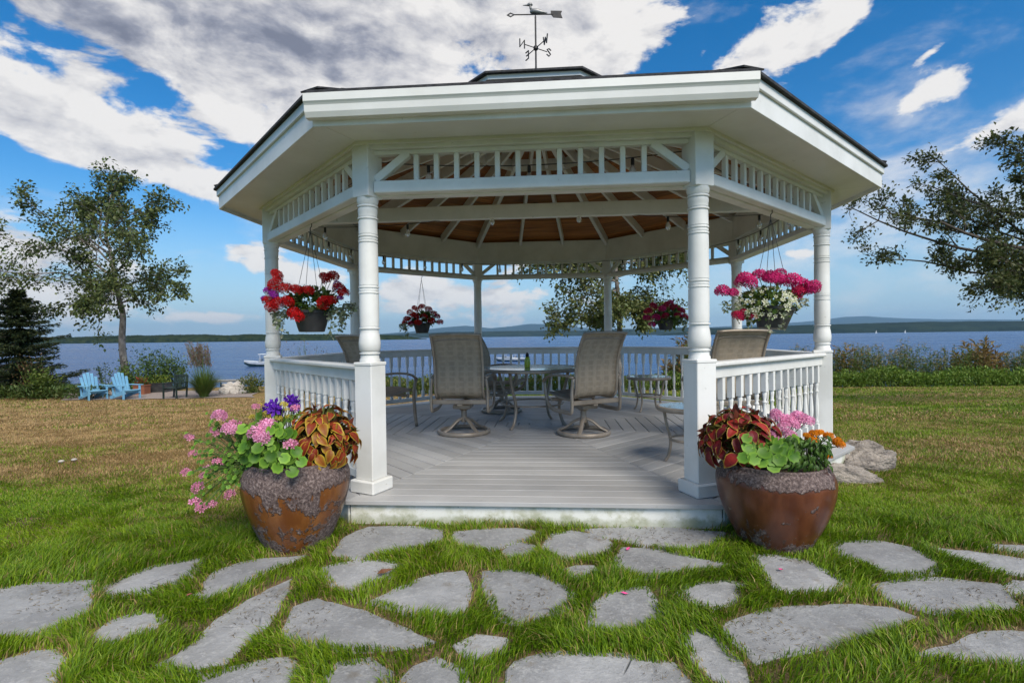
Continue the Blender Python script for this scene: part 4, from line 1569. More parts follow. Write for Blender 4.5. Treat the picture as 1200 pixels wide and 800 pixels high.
def vary(col, n, k=0.3, seed=0, other=None, p=0.2):
    r = np.random.default_rng(seed)
    c = np.array(col)[None] * r.uniform(1 - k, 1 + k, (n, 1)) * r.uniform(0.92, 1.08, (n, 3))
    if other is not None:
        m = r.random(n) < p
        c[m] = np.array(other) * r.uniform(1 - k, 1 + k, (m.sum(), 1))
    return c


GREEN_LEAF = (0.10, 0.22, 0.025)
m_gleaf = [disc_leaf('leaf', (0.16, 0.32, 0.03), (0.09, 0.21, 0.02), 7, 1.0, 0.25), disc_leaf('leaf', (0.12, 0.25, 0.02), (0.06, 0.15, 0.016), 8, 1.0, 0.35), disc_leaf('leaf', (0.23, 0.40, 0.045), (0.13, 0.27, 0.03), 7, 1.0, 0.15)]


def urn(label, c, wmax, h, seed):
    u = empty('urn', label, 'urn', c, R(seed * 70), 'glazed urns beside the gazebo step')
    r = wmax / 2
    b = r * 0.60
    prof = [(b * 0.92, -0.04), (b * 0.95, 0.0), (b * 1.02, 0.02), (b + (r - b) * 0.30, h * 0.18), (b + (r - b) * 0.62, h * 0.36), (b + (r - b) * 0.88, h * 0.56), (r, h * 0.74), (r * 0.985, h * 0.84), (r * 0.93, h * 0.925), (r * 0.875, h * 0.965), (r * 0.885, h * 0.985), (r * 0.87, h), (r * 0.82, h), (r * 0.80, h * 0.95), (r * 0.80, h * 0.88)]
    P = [Vector((a, 0, z)) for a, z in prof]
    sm = smooth_pts(P[1:10], 3)
    prof2 = [(prof[0])] + [(p.x, p.z) for p in sm] + prof[10:]
    MB().lathe(prof2, 56, cap=False).build('body', URN_A if seed == 1 else URN_B, u, smooth=True)
    MB().lathe([(r * 0.805, h * 0.90), (r * 0.5, h * 0.93), (0.01, h * 0.94)], 24, cap=False).build('soil', SOIL, u, smooth=True)
    return u


def coleus(label, c, rx, rz, leafm, n, L, seed, span=1.25):
    """dome of large patterned leaves; c is the dome's root"""
    rr = random.Random(seed)
    t = empty('coleus', label, 'coleus', c, 0, 'coleus plants in the urns')
    b = MB()
    for i in range(n):
        z = 1 - (i + 0.5) / n * span
        a = i * 2.39996 + rr.uniform(-.25, .25)
        s = math.sqrt(max(0, 1 - z * z))
        d = Vector((s * math.cos(a), s * math.sin(a), z))
        k = rr.uniform(0.80, 1.0)
        p = Vector((d.x * rx, d.y * rx, d.z * rz)) * k
        tn = Vector((z * math.cos(a), z * math.sin(a), -s))
        sd_ = Vector((-math.sin(a), math.cos(a), 0))
        out = tn + d * rr.uniform(-.05, .35) + sd_ * rr.uniform(-1.1, 1.1)
        nrm = d + Vector((0, 0, 0.12)) + Vector((rr.uniform(-.25, .25), rr.uniform(-.25, .25), rr.uniform(-.2, .2)))
        size = L * rr.uniform(0.65, 1.2)
        link('leaf', rr.choice(leafm), t, p, orient(out, nrm), size)
        if i % 3 == 0: b.tube([(0, 0, 0), (p.x * .45, p.y * .45, p.z * .6), tuple(p)], 0.004, 5)
    b.build('stems', pm('coleus_stem', (0.12, 0.14, 0.03), rough=0.6, bs=0), t)
    # darker inner leaves fill the dome
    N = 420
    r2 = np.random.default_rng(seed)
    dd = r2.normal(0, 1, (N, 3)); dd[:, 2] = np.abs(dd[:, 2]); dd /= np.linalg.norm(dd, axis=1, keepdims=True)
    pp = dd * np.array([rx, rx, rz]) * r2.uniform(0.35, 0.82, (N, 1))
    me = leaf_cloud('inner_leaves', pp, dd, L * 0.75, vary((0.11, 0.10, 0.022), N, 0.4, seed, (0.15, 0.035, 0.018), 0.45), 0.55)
    tag(link('inner_leaves', me, t), kind='stuff')
    return t


def geranium(name, label, cat, root, leaves, heads, leafsize, seed, stem_from=None, group=None, lm=None):
    """leaves: list of (point, size); heads: list of (point, mesh, scale) in world space"""
    rr = random.Random(seed)
    t = empty(name, label, cat, root, 0, group)
    b = MB()
    for p, s in leaves:
        q = Vector(p) - root
        out = Vector((q.x * 3 + rr.uniform(-.6, .6), rr.uniform(-.25, .1), rr.uniform(-1.0, -.2)))
        nrm = Vector((q.x * 0.8 + rr.uniform(-.4, .4), -1.0 + rr.uniform(-.3, .2), 0.75 + rr.uniform(-.3, .3)))
        link('leaf', rr.choice(lm or m_gleaf), t, q, orient(out, nrm), leafsize * s)
        b.tube([(q.x * .55, q.y * .55, q.z * .5 - 0.02), tuple(q * 0.8 + Vector((0, 0, .006))), tuple(q)], 0.0016, 4)
    for p, me, s in heads:
        q = Vector(p) - root
        h = link('flower_head', me, t, q, (rr.uniform(-.3, .5), rr.uniform(-.3, .3), rr.uniform(0, 6)), s)
        b.tube([(q.x * .25, q.y * .25, -0.02), tuple(Vector((q.x * .6, q.y * .6, q.z * .55))), tuple(q - Vector((0, 0, .005)))], 0.003, 5)
    b.build('stems', pm('green_stem', (0.09, 0.15, 0.03), rough=0.6, bs=0) if 'green_stem' not in bpy.data.materials else bpy.data.materials['green_stem'], t)
    return t


PINK = head_mesh('flower_head', 0.052, (0.86, 0.42, 0.60), 36, 0.022, centre=(0.70, 0.16, 0.38))
PINKS = head_mesh('flower_head', 0.028, (0.82, 0.33, 0.50), 12, 0.016, 0.6, centre=(0.6, 0.12, 0.28))
MAG = head_mesh('flower_head', 0.055, (0.72, 0.030, 0.21), 44, 0.021)
RED = head_mesh('flower_head', 0.055, (0.62, 0.012, 0.014), 44, 0.021)
CRIM = head_mesh('flower_head', 0.055, (0.55, 0.012, 0.08), 44, 0.021)
PURP = head_mesh('flower_head', 0.030, (0.13, 0.025, 0.42), 9, 0.036, 0.7)
VIOL = head_mesh('flower_head', 0.040, (0.38, 0.03, 0.42), 22, 0.020, 0.7)
YEL = head_mesh('flower_head', 0.018, (0.80, 0.66, 0.10), 10, 0.013, 0.7)
MARI = head_mesh('flower_head', 0.026, (0.88, 0.30, 0.008), 40, 0.013, 0.75)

# ---- left urn
UL = Vector((-1.69, -3.235, 0.0)); UL.z = float(gz(UL.x, UL.y)) - 0.002
urn('rust-brown flaking glazed urn with purple flowers and trailing pink geranium', UL, 0.635, 0.53, 1)
dL = 3.2
rimL = UL + Vector((0, 0, 0.50))
cl_m = [coleus_leaf('leaf', (0.60, 0.43, 0.04), (0.21, 0.025, 0.012), (0.30, 0.05, 0.015), 0.32), coleus_leaf('leaf', (0.55, 0.46, 0.05), (0.26, 0.03, 0.012), (0.34, 0.06, 0.02), 0.28), coleus_leaf('leaf', (0.50, 0.36, 0.03), (0.33, 0.14, 0.02), (0.28, 0.08, 0.015), 0.4)]
coleus('red-brown coleus with broad yellow leaf edges in the purple-flowered urn', at(377, 524, 3.22), 0.215, 0.265, cl_m, 165, 0.092, 5)
rr = random.Random(21)
lv = []
for i in range(105):
    u = rr.uniform(283, 352); v = rr.uniform(497, 546)
    lv.append((at(u, v, dL - 0.10 - 0.16 * rr.random() + abs(u - 320) * 0.0015), rr.uniform(.8, 1.25)))
lv += [(at(325, 546, 2.85), 1.15), (at(341, 552, 2.85), 1.2), (at(310, 540, 2.86), 1.1), (at(352, 540, 2.86), 1.1), (at(298, 534, 2.88), 1.1), (at(346, 528, 2.88), 1.15), (at(287, 522, 2.92), 1.2), (at(318, 532, 2.86), 1.2), (at(332, 536, 2.85), 1.1), (at(304, 524, 2.88), 1.2)]
hd = [(at(303, 507, 2.98), PINK, 1.12), (at(314, 500, 3.0), PINK, 1.05), (at(308, 512, 2.96), PINK, 0.95), (at(257, 487, 3.05), PINK, 0.80), (at(269, 502, 3.02), PINK, 0.82), (at(341, 520, 2.93), PINKS, 1.35)]
geranium('pink_geranium', 'bright green geranium with pale pink heads over the purple-flowered urn', 'geranium', at(330, 530, 3.2), lv, hd, 0.057, 3, group='geraniums in the urns')
# trailing ivy geranium spilling over the left side
tr_pts = [(at(238, 487, 3.1), 0), (at(222, 512, 3.12), 1), (at(226, 531, 3.08), 1), (at(255, 541, 3.05), 1), (at(218, 553, 3.06), 1), (at(238, 557, 3.02), 1), (at(231, 571, 3.0), 1), (at(269, 579, 2.98), 1), (at(229, 588, 3.0), 1), (at(236, 594, 2.98), 1), (at(252, 506, 3.1), 1), (at(275, 497, 3.1), 1), (at(244, 548, 3.1), 1), (at(249, 590, 3.0), 1)]
hds = [(p, PINKS, rr.uniform(.7, 1.25)) for p, k in tr_pts if k] + [(at(300, 476, 3.15), PINKS, .8), (at(346, 478, 3.2), PINKS, 1.0)]
lvs = []
root = at(300, 535, 3.12)
for p, k in tr_pts:
    for i in range(20):
        t = rr.random()
        q = root.lerp(p, t) + Vector((rr.uniform(-.03, .03), rr.uniform(-.05, .05), rr.uniform(-.03, .03) + 0.10 * t * (1 - t)))
        lvs.append((q, rr.uniform(.6, 1.1)))
geranium('trailing_geranium', 'thin trailing geranium with small pink blooms spilling over the urn side', 'geranium', root, lvs, hds, 0.030, 4)
# purple petunias and yellow blooms at the back of the left urn
hdp = [(at(319, 477, 3.28), PURP, 1.25), (at(323, 482, 3.26), PURP, 1.1), (at(341, 469, 3.3), PURP, 1.0), (at(344, 473, 3.3), PURP, .9), (at(346, 479, 3.3), PURP, .7)]
lvp = [(at(rr.uniform(300, 360), rr.uniform(480, 505), 3.3), rr.uniform(.5, .9)) for i in range(26)]
geranium('petunia', 'deep purple petunia behind the geranium against the railing', 'petunia', at(330, 520, 3.3), lvp, hdp, 0.06, 5)
hdy = [(at(u, v, 3.24), YEL, rr.uniform(.8, 1.3)) for u, v in ((312, 484), (316, 487), (333, 474), (336, 480), (295, 488), (304, 474), (327, 490), (338, 488))]
geranium('yellow_snapdragon', 'small pale yellow blooms around the deep purple petunia', 'flowers', at(320, 520, 3.28), [(at(rr.uniform(296, 345), rr.uniform(485, 510), 3.26), rr.uniform(.5, .9)) for i in range(18)], hdy, 0.05, 6)

# ---- right urn
UR = Vector((1.235, -3.325, 0.0)); UR.z = float(gz(UR.x, UR.y)) - 0.002
urn('dark-shouldered rust-brown glazed urn with orange marigolds', UR, 0.66, 0.50, 2)
cr_m = [coleus_leaf('leaf', (0.50, 0.40, 0.06), (0.15, 0.010, 0.014), (0.22, 0.014, 0.018), 0.13), coleus_leaf('leaf', (0.42, 0.36, 0.06), (0.11, 0.008, 0.012), (0.17, 0.012, 0.016), 0.12), coleus_leaf('leaf', (0.55, 0.42, 0.06), (0.26, 0.018, 0.018), (0.36, 0.03, 0.02), 0.15)]
coleus('dark crimson coleus with thin lime leaf edges in the marigold urn', at(866, 526, 3.16), 0.23, 0.255, cr_m, 150, 0.100, 8, 1.08)
rr = random.Random(31)
lv = [(at(rr.uniform(870, 938), rr.uniform(512, 540), 3.05 - 0.14 * rr.random()), rr.uniform(.8, 1.2)) for i in range(80)]
lv += [(at(908, 546, 2.76), 1.2), (at(914, 537, 2.76), 1.15), (at(885, 536, 2.77), 1.2), (at(930, 532, 2.78), 1.2), (at(873, 535, 2.78), 1.1), (at(897, 530, 2.78), 1.2), (at(905, 537, 2.77), 1.1), (at(893, 539, 2.77), 1.1), (at(921, 528, 2.79), 1.1), (at(880, 526, 2.8), 1.1), (at(912, 525, 2.8), 1.1)]
hd = [(at(u, v, 3.0 + (520 - v) * 0.004), PINK, s) for u, v, s in ((889, 505, .72), (902, 509, .66), (908, 516, .66), (918, 500, .72), (912, 489, .8), (923, 492, .75), (909, 484, .6), (930, 497, .7), (938, 491, .85), (945, 493, .8), (926, 510, .7), (887, 494, .55), (934, 487, .7))]
geranium('pink_geranium', 'bright green geranium with magenta-pink heads beside the orange marigolds', 'geranium', at(905, 528, 3.12), lv, hd, 0.060, 7, group='geraniums in the urns')
lvm = [(at(rr.uniform(918, 972), rr.uniform(510, 546), 3.0 - .12 * rr.random()), rr.uniform(.6, 1.2)) for i in range(190)]
m_mleaf = [coleus_leaf('leaf', (0.05, 0.11, 0.015), (0.045, 0.10, 0.015), (0.06, 0.12, 0.02), .2, 1.0, 0.34), coleus_leaf('leaf', (0.07, 0.15, 0.02), (0.06, 0.13, 0.02), (0.08, 0.15, 0.02), .2, 1.0, 0.30)]
hdm = [(at(u, v, 2.98), MARI, s) for u, v, s in ((949, 514, 1.0), (953, 508, .9), (959, 507, .8), (945, 510, .7), (971, 511, 1.0), (981, 517, .95), (985, 521, .9), (970, 534, .95), (962, 506, .6), (955, 516, .8))]
geranium('marigold', 'orange marigold with fine dark leaves at the urn edge', 'marigold', at(945, 530, 3.08), lvm, hdm, 0.05, 9, lm=m_mleaf)


# ------------------------------------------------------------------ hanging baskets
def basket(label, plabel, k, rim_z, pot_h, pot_r, fol, heads, seed, extra=None, tilt=0.0, whites=None):
    """k = gazebo side whose lower frieze rail carries it; heads: (dx, dz, depth offset, mesh, scale)"""
    rr = random.Random(seed)
    a = NA[k]
    c = gw(AP * math.cos(a), AP * math.sin(a))
    hook_z = D + 2.115
    t = empty('hanging_basket', label, 'basket', Vector((c.x, c.y, rim_z - pot_h)), 0, 'hanging flower baskets')
    pr = [(pot_r * 0.60, 0.0), (pot_r * 0.66, 0.004), (pot_r * 0.93, pot_h * 0.82), (pot_r * 0.94, pot_h * 0.86), (pot_r * 1.0, pot_h * 0.87), (pot_r * 1.01, pot_h), (pot_r * 0.93, pot_h), (pot_r * 0.90, pot_h * 0.85)]
    MB().lathe(pr, 32).build('pot', PLASTIC, t, smooth='auto', rot=(0, tilt, 0))
    hz = hook_z - (rim_z - pot_h)
    for i in range(4):
        an = R(45 + 90 * i)
        MB().tube([(pot_r * .97 * math.cos(an), pot_r * .97 * math.sin(an), pot_h * .98), (0.004 * math.cos(an), 0.004 * math.sin(an), hz - 0.07)], 0.0022, 5).build('hanger_wire', BLACKM, t)
    MB().tube(smooth_pts([(0, 0, hz - 0.08), (0.0, 0, hz - 0.03), (0.012, 0, hz - 0.015), (0.012, 0, hz + 0.02)], 3), 0.004, 6).build('hook', BLACKM, t)
    # planting
    p = empty('basket_plant', plabel, 'flowers', Vector((c.x, c.y, rim_z - 0.02)), 0, 'plants in the hanging baskets')
    fx, fz, dx0, dz0, n, lc, size = fol
    r2 = np.random.default_rng(seed)
    dd = r2.normal(0, 1, (n, 3)); dd /= np.linalg.norm(dd, axis=1, keepdims=True)
    pp = dd * np.array([fx, fx * 0.85, fz]) * (r2.uniform(0.25, 1.0, (n, 1)) ** 0.6) + np.array([dx0, 0, dz0])
    ok = ~((np.hypot(pp[:, 0], pp[:, 1]) < pot_r * 0.9) & (pp[:, 2] < 0.0))
    pp, dd = pp[ok], dd[ok]
    me = leaf_cloud('foliage', pp, dd, size, vary(lc, len(pp), 0.45, seed, (0.20, 0.26, 0.06), 0.25), 0.75)
    tag(link('foliage', me, p), kind='stuff')
    if extra is not None:
        # thin variegated strands trailing over the rim
        ep, ed = [], []
        bs = MB()
        for ex, ey, ez in extra:
            q = Vector((ex, ey, ez))
            st = Vector((q.x * .6, q.y * .6, 0.02))
            md = st.lerp(q, 0.55) + Vector((q.x * .25, q.y * .25, 0.05))
            pts = smooth_pts([st, md, q], 6)
            bs.tube(pts, 0.002, 4)
            for s in pts[2:]:
                for _ in range(3):
                    ep.append(s + Vector((rr.uniform(-.02, .02), rr.uniform(-.02, .02), rr.uniform(-.02, .02)))); ed.append((rr.uniform(-1, 1), rr.uniform(-1, 1), rr.uniform(-.8, .4)))
        bs.build('strands', pm('strand_stem', (0.10, 0.12, 0.05), bs=0), p)
        me = leaf_cloud('trailing_leaves', np.array([tuple(v) for v in ep]), np.array(ed), size * 0.75, vary((0.22, 0.27, 0.15), len(ep), 0.4, seed + 1, (0.40, 0.42, 0.30), 0.3), 0.7)
        tag(link('trailing_leaves', me, p), kind='stuff')
    b = MB()
    for dx, dz, dy, me, s in heads:
        q = Vector((dx, dy, dz))
        link('flower_head', me, p, q, (rr.uniform(-.2, .7), rr.uniform(-.4, .4), rr.uniform(0, 6)), s)
        b.tube([(dx * .35, dy * .35, 0.0), (dx * .7, dy * .7, dz * .6), (dx, dy, dz - .005)], 0.003, 5)
    if heads: b.build('stems', bpy.data.materials['green_stem'], p)
    if whites:
        for q, s, me in whites:
            out = q - Vector((-0.03, 0.05, -0.06))
            z = out.normalized()
            link('flower', me, p, q, orient(z.orthogonal(), z + Vector((rr.uniform(-.3, .3), -0.25, 0.25))), s)
    return t


k1 = 131.0
basket('dark hanging pot below the scarlet geranium, near the purple-flowered urn', 'scarlet geranium with violet blooms filling the hanging pot near the purple-flowered urn', 7, 1.49, 0.19, 0.165,
       (0.22, 0.14, 0.0, 0.08, 620, (0.07, 0.14, 0.025), 0.055),
       [(dx / k1, dz / k1, dy, m_, s) for dx, dz, dy, m_, s in (
           (-40, 45, 0, RED, 1.0), (-36, 32, -.1, RED, 1.25), (-22, 27, -.15, RED, 1.0), (-8, 25, -.18, RED, 1.0), (4, 24, -.15, RED, .95), (-45, 14, -.08, RED, .95), (-30, 11, -.15, RED, 1.1), (-16, 12, -.2, RED, 1.0), (-38, 6, -.15, RED, .9),
           (-5, -5, -.22, RED, 1.05), (-10, 0, -.2, RED, .95), (24, 10, -.2, RED, 1.1), (30, 13, -.16, RED, .9), (20, 40, 0, RED, 1.05), (28, 42, -.05, RED, .95), (12, 44, .05, RED, .7), (37, 27, -.1, RED, 1.0), (42, 22, -.1, RED, .9),
           (-44, 24, -.1, VIOL, 1.0), (-35, 20, -.15, VIOL, 1.0), (33, 32, -.06, VIOL, .9), (38, 16, -.1, VIOL, .7), (-52, 17, -.05, VIOL, .7))], 3,
       [(0.30, -0.05, -0.04), (0.33, 0.02, 0.04), (0.27, -0.1, -0.12), (0.24, 0.05, -0.18), (0.30, -.08, -.10), (-0.25, -0.1, -0.12), (-0.32, 0.0, -0.06), (-0.22, -.1, -.20), (-.28, 0.06, -.17), (.20, -.12, -.2), (0.36, -.02, -.02)])
k2 = 70.5
basket('dark hanging pot with scarlet geranium behind the square-on swivel chair', 'scarlet geranium filling the hanging pot beyond the square-on swivel chair', 5, 1.48, 0.17, 0.15,
       (0.22, 0.13, 0.0, 0.08, 420, (0.06, 0.11, 0.02), 0.06),
       [(dx / k2, dz / k2, dy, m_, s) for dx, dz, dy, m_, s in (
           (-14, 14, 0, RED, 1.0), (-8, 18, 0, RED, 1.1), (0, 20, 0, RED, 1.1), (8, 17, 0, RED, 1.1), (14, 12, 0, RED, 1.0), (-16, 6, -.1, RED, 1.1), (-6, 9, -.15, RED, 1.2), (4, 8, -.15, RED, 1.1), (12, 4, -.1, RED, 1.1), (21, 2, 0, RED, 1.0), (-20, 2, 0, RED, .8), (-2, 2, -.2, RED, 1.0), (18, 9, 0, CRIM, .9), (-11, 1, -.15, CRIM, .8))], 4,
       [(-0.26, -.08, -.12), (-.3, 0, -.05), (-.22, -.1, -.2), (-.33, 0, -.1)])
k3 = 73.0
basket('dark hanging pot with crimson geranium by the back post and side table', 'crimson-pink geranium filling the hanging pot by the side table', 3, 1.47, 0.16, 0.145,
       (0.22, 0.15, 0.02, 0.04, 460, (0.08, 0.13, 0.03), 0.06),
       [(dx / k3, dz / k3, dy, m_, s) for dx, dz, dy, m_, s in (
           (-20, 12, 0, CRIM, 1.2), (-14, 18, 0, CRIM, 1.2), (-6, 14, -.1, MAG, 1.1), (2, 19, 0, CRIM, 1.2), (10, 16, 0, CRIM, 1.2), (18, 12, 0, CRIM, 1.2), (22, 5, 0, CRIM, 1.1), (-22, 4, 0, MAG, 1.1), (-14, 4, -.15, MAG, 1.2), (-4, 6, -.18, CRIM, 1.0), (12, 7, -.1, CRIM, 1.0), (-18, -4, -.1, MAG, 1.0), (6, 22, 0, MAG, .9))], 5,
       [(0.28, -.05, -.05), (.33, 0, 0.0), (.24, -.1, -.15), (.3, 0, -.12)])
k4 = 140.0
WF = [petal_mesh('flower', [((0, 0, 0), (0, 0, 1), 0.5, 5, (0.80, 0.80, 0.70), (0.42, 0.44, 0.10), 0.18)], PETAL), petal_mesh('flower', [((0, 0, 0), (0, 0, 1), 0.5, 6, (0.72, 0.74, 0.58), (0.36, 0.40, 0.10), 0.25)], PETAL)]
rr = random.Random(77)
wh = []
for i in range(150):
    z = rr.uniform(-0.55, 1.0); a = rr.uniform(0, 6.283)
    s = math.sqrt(1 - z * z)
    q = Vector((s * math.cos(a) * 0.245 - 0.05, s * math.sin(a) * 0.22 - 0.01, z * 0.165 + 0.02 - 0.0))
    if q.z < 0.0 and q.x > 0.02: continue
    wh.append((q, rr.uniform(0.038, 0.058), rr.choice(WF)))
basket('dark hanging pot under white and magenta blooms, beside the marigold urn post', 'white petunias and magenta geraniums filling the hanging pot above the marigold urn', 1, 1.455, 0.18, 0.165,
       (0.225, 0.16, -0.04, 0.03, 900, (0.10, 0.16, 0.035), 0.045),
       [(dx / k4, dz / k4, dy, m_, s) for dx, dz, dy, m_, s in (
           (-31, 37, 0, MAG, 1.15), (-28, 31, -.05, MAG, 1.1), (-35, 33, 0, MAG, 1.0), (-57, 22, 0, MAG, 1.15), (-45, 20, 0, MAG, .85), (-14, 40, 0, MAG, 1.1), (-4, 37, -.05, MAG, 1.2), (4, 35, -.05, MAG, 1.1), (10, 41, 0, MAG, 1.0), (-8, 34, -.1, MAG, 1.0), (24, 34, 0, MAG, 1.3), (30, 28, -.05, MAG, 1.2), (27, 20, -.05, CRIM, 1.0), (40, 25, 0, MAG, 1.15), (49, 26, 0, MAG, 1.1), (46, 22, 0, MAG, .9), (28, 14, 0, CRIM, .9), (-42, -7, -.05, CRIM, .95), (-37, -4, -.05, CRIM, .8), (-28, -8, -.1, CRIM, .6), (16, 33, 0.05, MAG, .9))], 6,
       [(-.36, 0, -.01), (-.3, -.05, -.08), (0.24, -.05, .02), (-.22, -.12, -.14), (-.1, -.16, -.2), (0.0, -.18, -.16)], R(6), wh)


# ------------------------------------------------------------------ boulders
def rock_mesh(name, seed, mat, sub=3, rough=0.22):
    bm = bmesh.new()
    bmesh.ops.create_icosphere(bm, subdivisions=sub, radius=1.0)
    rs = np.random.default_rng(seed)
    planes = [(Vector(rs.normal(0, 1, 3)).normalized(), rs.uniform(0.55, 0.9)) for _ in range(9)]
    for v in bm.verts:
        p = v.co.copy()
        for n, d in planes:
            k = p.dot(n)
            if k > d: p -= n * (k - d) * 0.85
        f = float(fbm(p.x * 2 + seed * 3.1 + p.z, p.y * 2 + p.z * 1.3 + 50, 4)) - 0.5
        f2 = float(fbm(p.x * 5 + seed, p.y * 9 + p.z * 7 + 20, 3)) - 0.5
        v.co = p * (1 + f * rough + f2 * rough * 0.5)
    me = bpy.data.meshes.new(name)
    bm.to_mesh(me); bm.free()
    me.materials.append(mat)
    me.polygons.foreach_set('use_smooth', [True] * len(me.polygons))
    return me


BL = [('long flat granite boulder lying lowest at the front of the stone group', 1004, 569, 0.35, 0.11, 0.125, -3), ('broad pale granite boulder with a rounded end beside the flat stone', 1034, 553, 0.34, 0.13, 0.15, 5),
      ('small greyish boulder at the back of the stone group', 1014, 537, 0.25, 0.12, 0.15, -6), ('brown boulder tucked between the marigold urn and the stone group', 987, 551, 0.17, 0.12, 0.16, 20), ('dark grey boulder close to the gazebo skirt', 970, 556, 0.13, 0.11, 0.13, 0)]
for i, (lb, u, v, sx, sy, sz, rz) in enumerate(BL):
    p = ground_hit(u, v)
    o = link('boulder', rock_mesh('boulder', 40 + i, BOULDER, 5, 0.42), None, (p.x, p.y + sy, p.z + sz * 0.18), (R(random.uniform(-6, 6)), R(random.uniform(-5, 5)), R(rz)), (sx, sy, sz))
    tag(o, lb, 'boulder', 'boulders on the lawn')


# ------------------------------------------------------------------ trees
def grow(rnd, p, d, L, r, depth, segs, leaves, cfg, tubes):
    """one branch: adds a tapered tube and recurses; leaves get (pos, dir)"""
    pts, rad = [p.copy()], [r]
    n = cfg['n'][depth]
    step = L / n
    q = p.copy()
    dd = d.normalized()
    for i in range(n):
        w = cfg['wob'][depth]
        dd = (dd + Vector((rnd.gauss(0, w), rnd.gauss(0, w), rnd.gauss(0, w))) + Vector((cfg['wind'][0], cfg['wind'][1], cfg['trop'][depth]))).normalized()
        q = q + dd * step
        pts.append(q.copy())
        rad.append(r * (1 - 0.80 * (i + 1) / n))
        if depth < cfg['max']:
            t = (i + 1) / n
            if t >= cfg['start'][depth]:
                for _ in range(cfg['kids'][depth]):
                    if rnd.random() < cfg['prob'][depth]:
                        ax = dd.orthogonal().normalized()
                        ax.rotate(Matrix.Rotation(rnd.uniform(0, 6.283), 3, dd))
                        cd = (dd * math.cos(cfg['ang'][depth]) + ax * math.sin(cfg['ang'][depth]))
                        grow(rnd, q, cd, L * cfg['ratio'][depth] * rnd.uniform(.7, 1.2) * (1.15 - 0.55 * t), max(r * 0.5 * (1 - 0.6 * t), cfg['rmin']), depth + 1, segs, leaves, cfg, tubes)
        if depth >= cfg['leaf_from']:
            for _ in range(cfg['lpn']):
                leaves.append((q + Vector((rnd.gauss(0, 1), rnd.gauss(0, 1), rnd.gauss(0, 1))) * cfg['lspread'], dd.copy()))
    tubes.append((depth, pts, rad))


def tree(name, label, cat, base, trunk_pts, trunk_r, limbs, cfg, leafsize, lcol, lcol2, bark, seed, group=None, aspect=0.6, droop=0.25):
    """trunk through given world points; limbs: (t along trunk, direction, length, radius)"""
    rnd = random.Random(seed)
    t = empty(name, label, cat, base, 0, group)
    tp = smooth_pts([Vector(p) - base for p in trunk_pts], 6)
    n = len(tp)
    MB().tube(tp, [trunk_r * (1 - 0.85 * (i / (n - 1)) ** 1.1) * (1.35 if i == 0 else 1) for i in range(n)], 12).build('trunk', bark, t, smooth=True)
    leaves, tubes = [], []
    for tt, d, L, r in limbs:
        i = min(int(tt * (n - 1)), n - 2)
        grow(rnd, tp[i].copy(), Vector(d), L, r, 0, None, leaves, cfg, tubes)
    big = [x for x in tubes if x[0] == 0]
    for dpt, pts, rad in big:
        MB().tube(pts, rad, 7).build('limb', bark, t, smooth=True)
    tw = MB()
    for dpt, pts, rad in tubes:
        if dpt > 0: tw.tube(pts, rad, 4 if dpt > 1 else 5)
    if tw.v: tag(tw.build('twigs', bark, t, smooth=True), kind='stuff')
    if leaves:
        P = np.array([tuple(a) for a, b in leaves]); Dd = np.array([tuple(b) for a, b in leaves])
        me = leaf_cloud('crown', P, Dd, leafsize, vary(lcol, len(P), 0.4, seed, lcol2, 0.25), aspect, droop=droop)
        tag(link('crown', me, t), kind='stuff')
    return t


def px_limbs(trunk_pts_px, depth):
    return [at(u, v, depth) for u, v in trunk_pts_px]


# birch beside the blue chairs, leaning with its crown swept to the left
DB = 24.0
bb = on_ground(150, DB)
tpts = [bb, at(146, 430, DB), at(143, 400, DB), at(144, 370, DB), at(140, 352, DB), at(135, 330, DB), at(131, 300, DB), at(124, 275, DB), at(127, 248, DB), at(130, 228, DB)]
cfgB = dict(n=[9, 6, 4], wob=[0.16, 0.22, 0.3], trop=[0.005, 0.0, -0.06], wind=(-0.02, 0), max=2, start=[0.22, 0.15, 0], kids=[2, 1, 0], prob=[0.78, 0.85, 0], ang=[R(46), R(45), 0], ratio=[0.36, 0.5, 0], rmin=0.006, leaf_from=1, lpn=3, lspread=0.12)


def toward(u0, v0, u1, v1, depth, dy=0.0):
    a, b = at(u0, v0, depth), at(u1, v1, depth + dy)
    d = b - a
    return d, d.length


limbsB = []
for tt, u0, v0, u1, v1, dy, r in [
        (0.42, 140, 352, 38, 335, 1.0, 0.05), (0.44, 140, 350, 215, 345, -1.0, 0.045), (0.50, 138, 338, 60, 300, -1.5, 0.055), (0.53, 136, 332, 222, 300, 1.2, 0.05), (0.58, 134, 318, 20, 262, 1.2, 0.06), (0.60, 133, 312, 222, 265, -1.5, 0.055),
        (0.66, 131, 296, 8, 185, 0.5, 0.06), (0.68, 131, 296, 205, 245, 1.5, 0.05), (0.72, 129, 285, 48, 182, -1.0, 0.055), (0.76, 126, 275, 190, 240, -1.5, 0.04), (0.80, 125, 268, 160, 200, 1.0, 0.045), (0.86, 127, 245, 90, 215, 1.0, 0.03), (0.62, 132, 310, 90, 350, -2.0, 0.04), (0.56, 135, 322, 175, 352, -2.0, 0.04),
        (0.64, 132, 305, 15, 225, -1.5, 0.05), (0.55, 136, 330, 35, 300, 2.0, 0.045)]:
    d, L = toward(u0, v0, u1, v1, DB, dy)
    limbsB.append((tt, d, L * 0.86, r))
tree('birch_tree', 'tall windswept birch with pale trunk beside the blue garden chairs', 'tree', bb, tpts, 0.165, limbsB, cfgB, 0.155, (0.075, 0.105, 0.030), (0.15, 0.18, 0.055), BARK, 12, aspect=0.65)

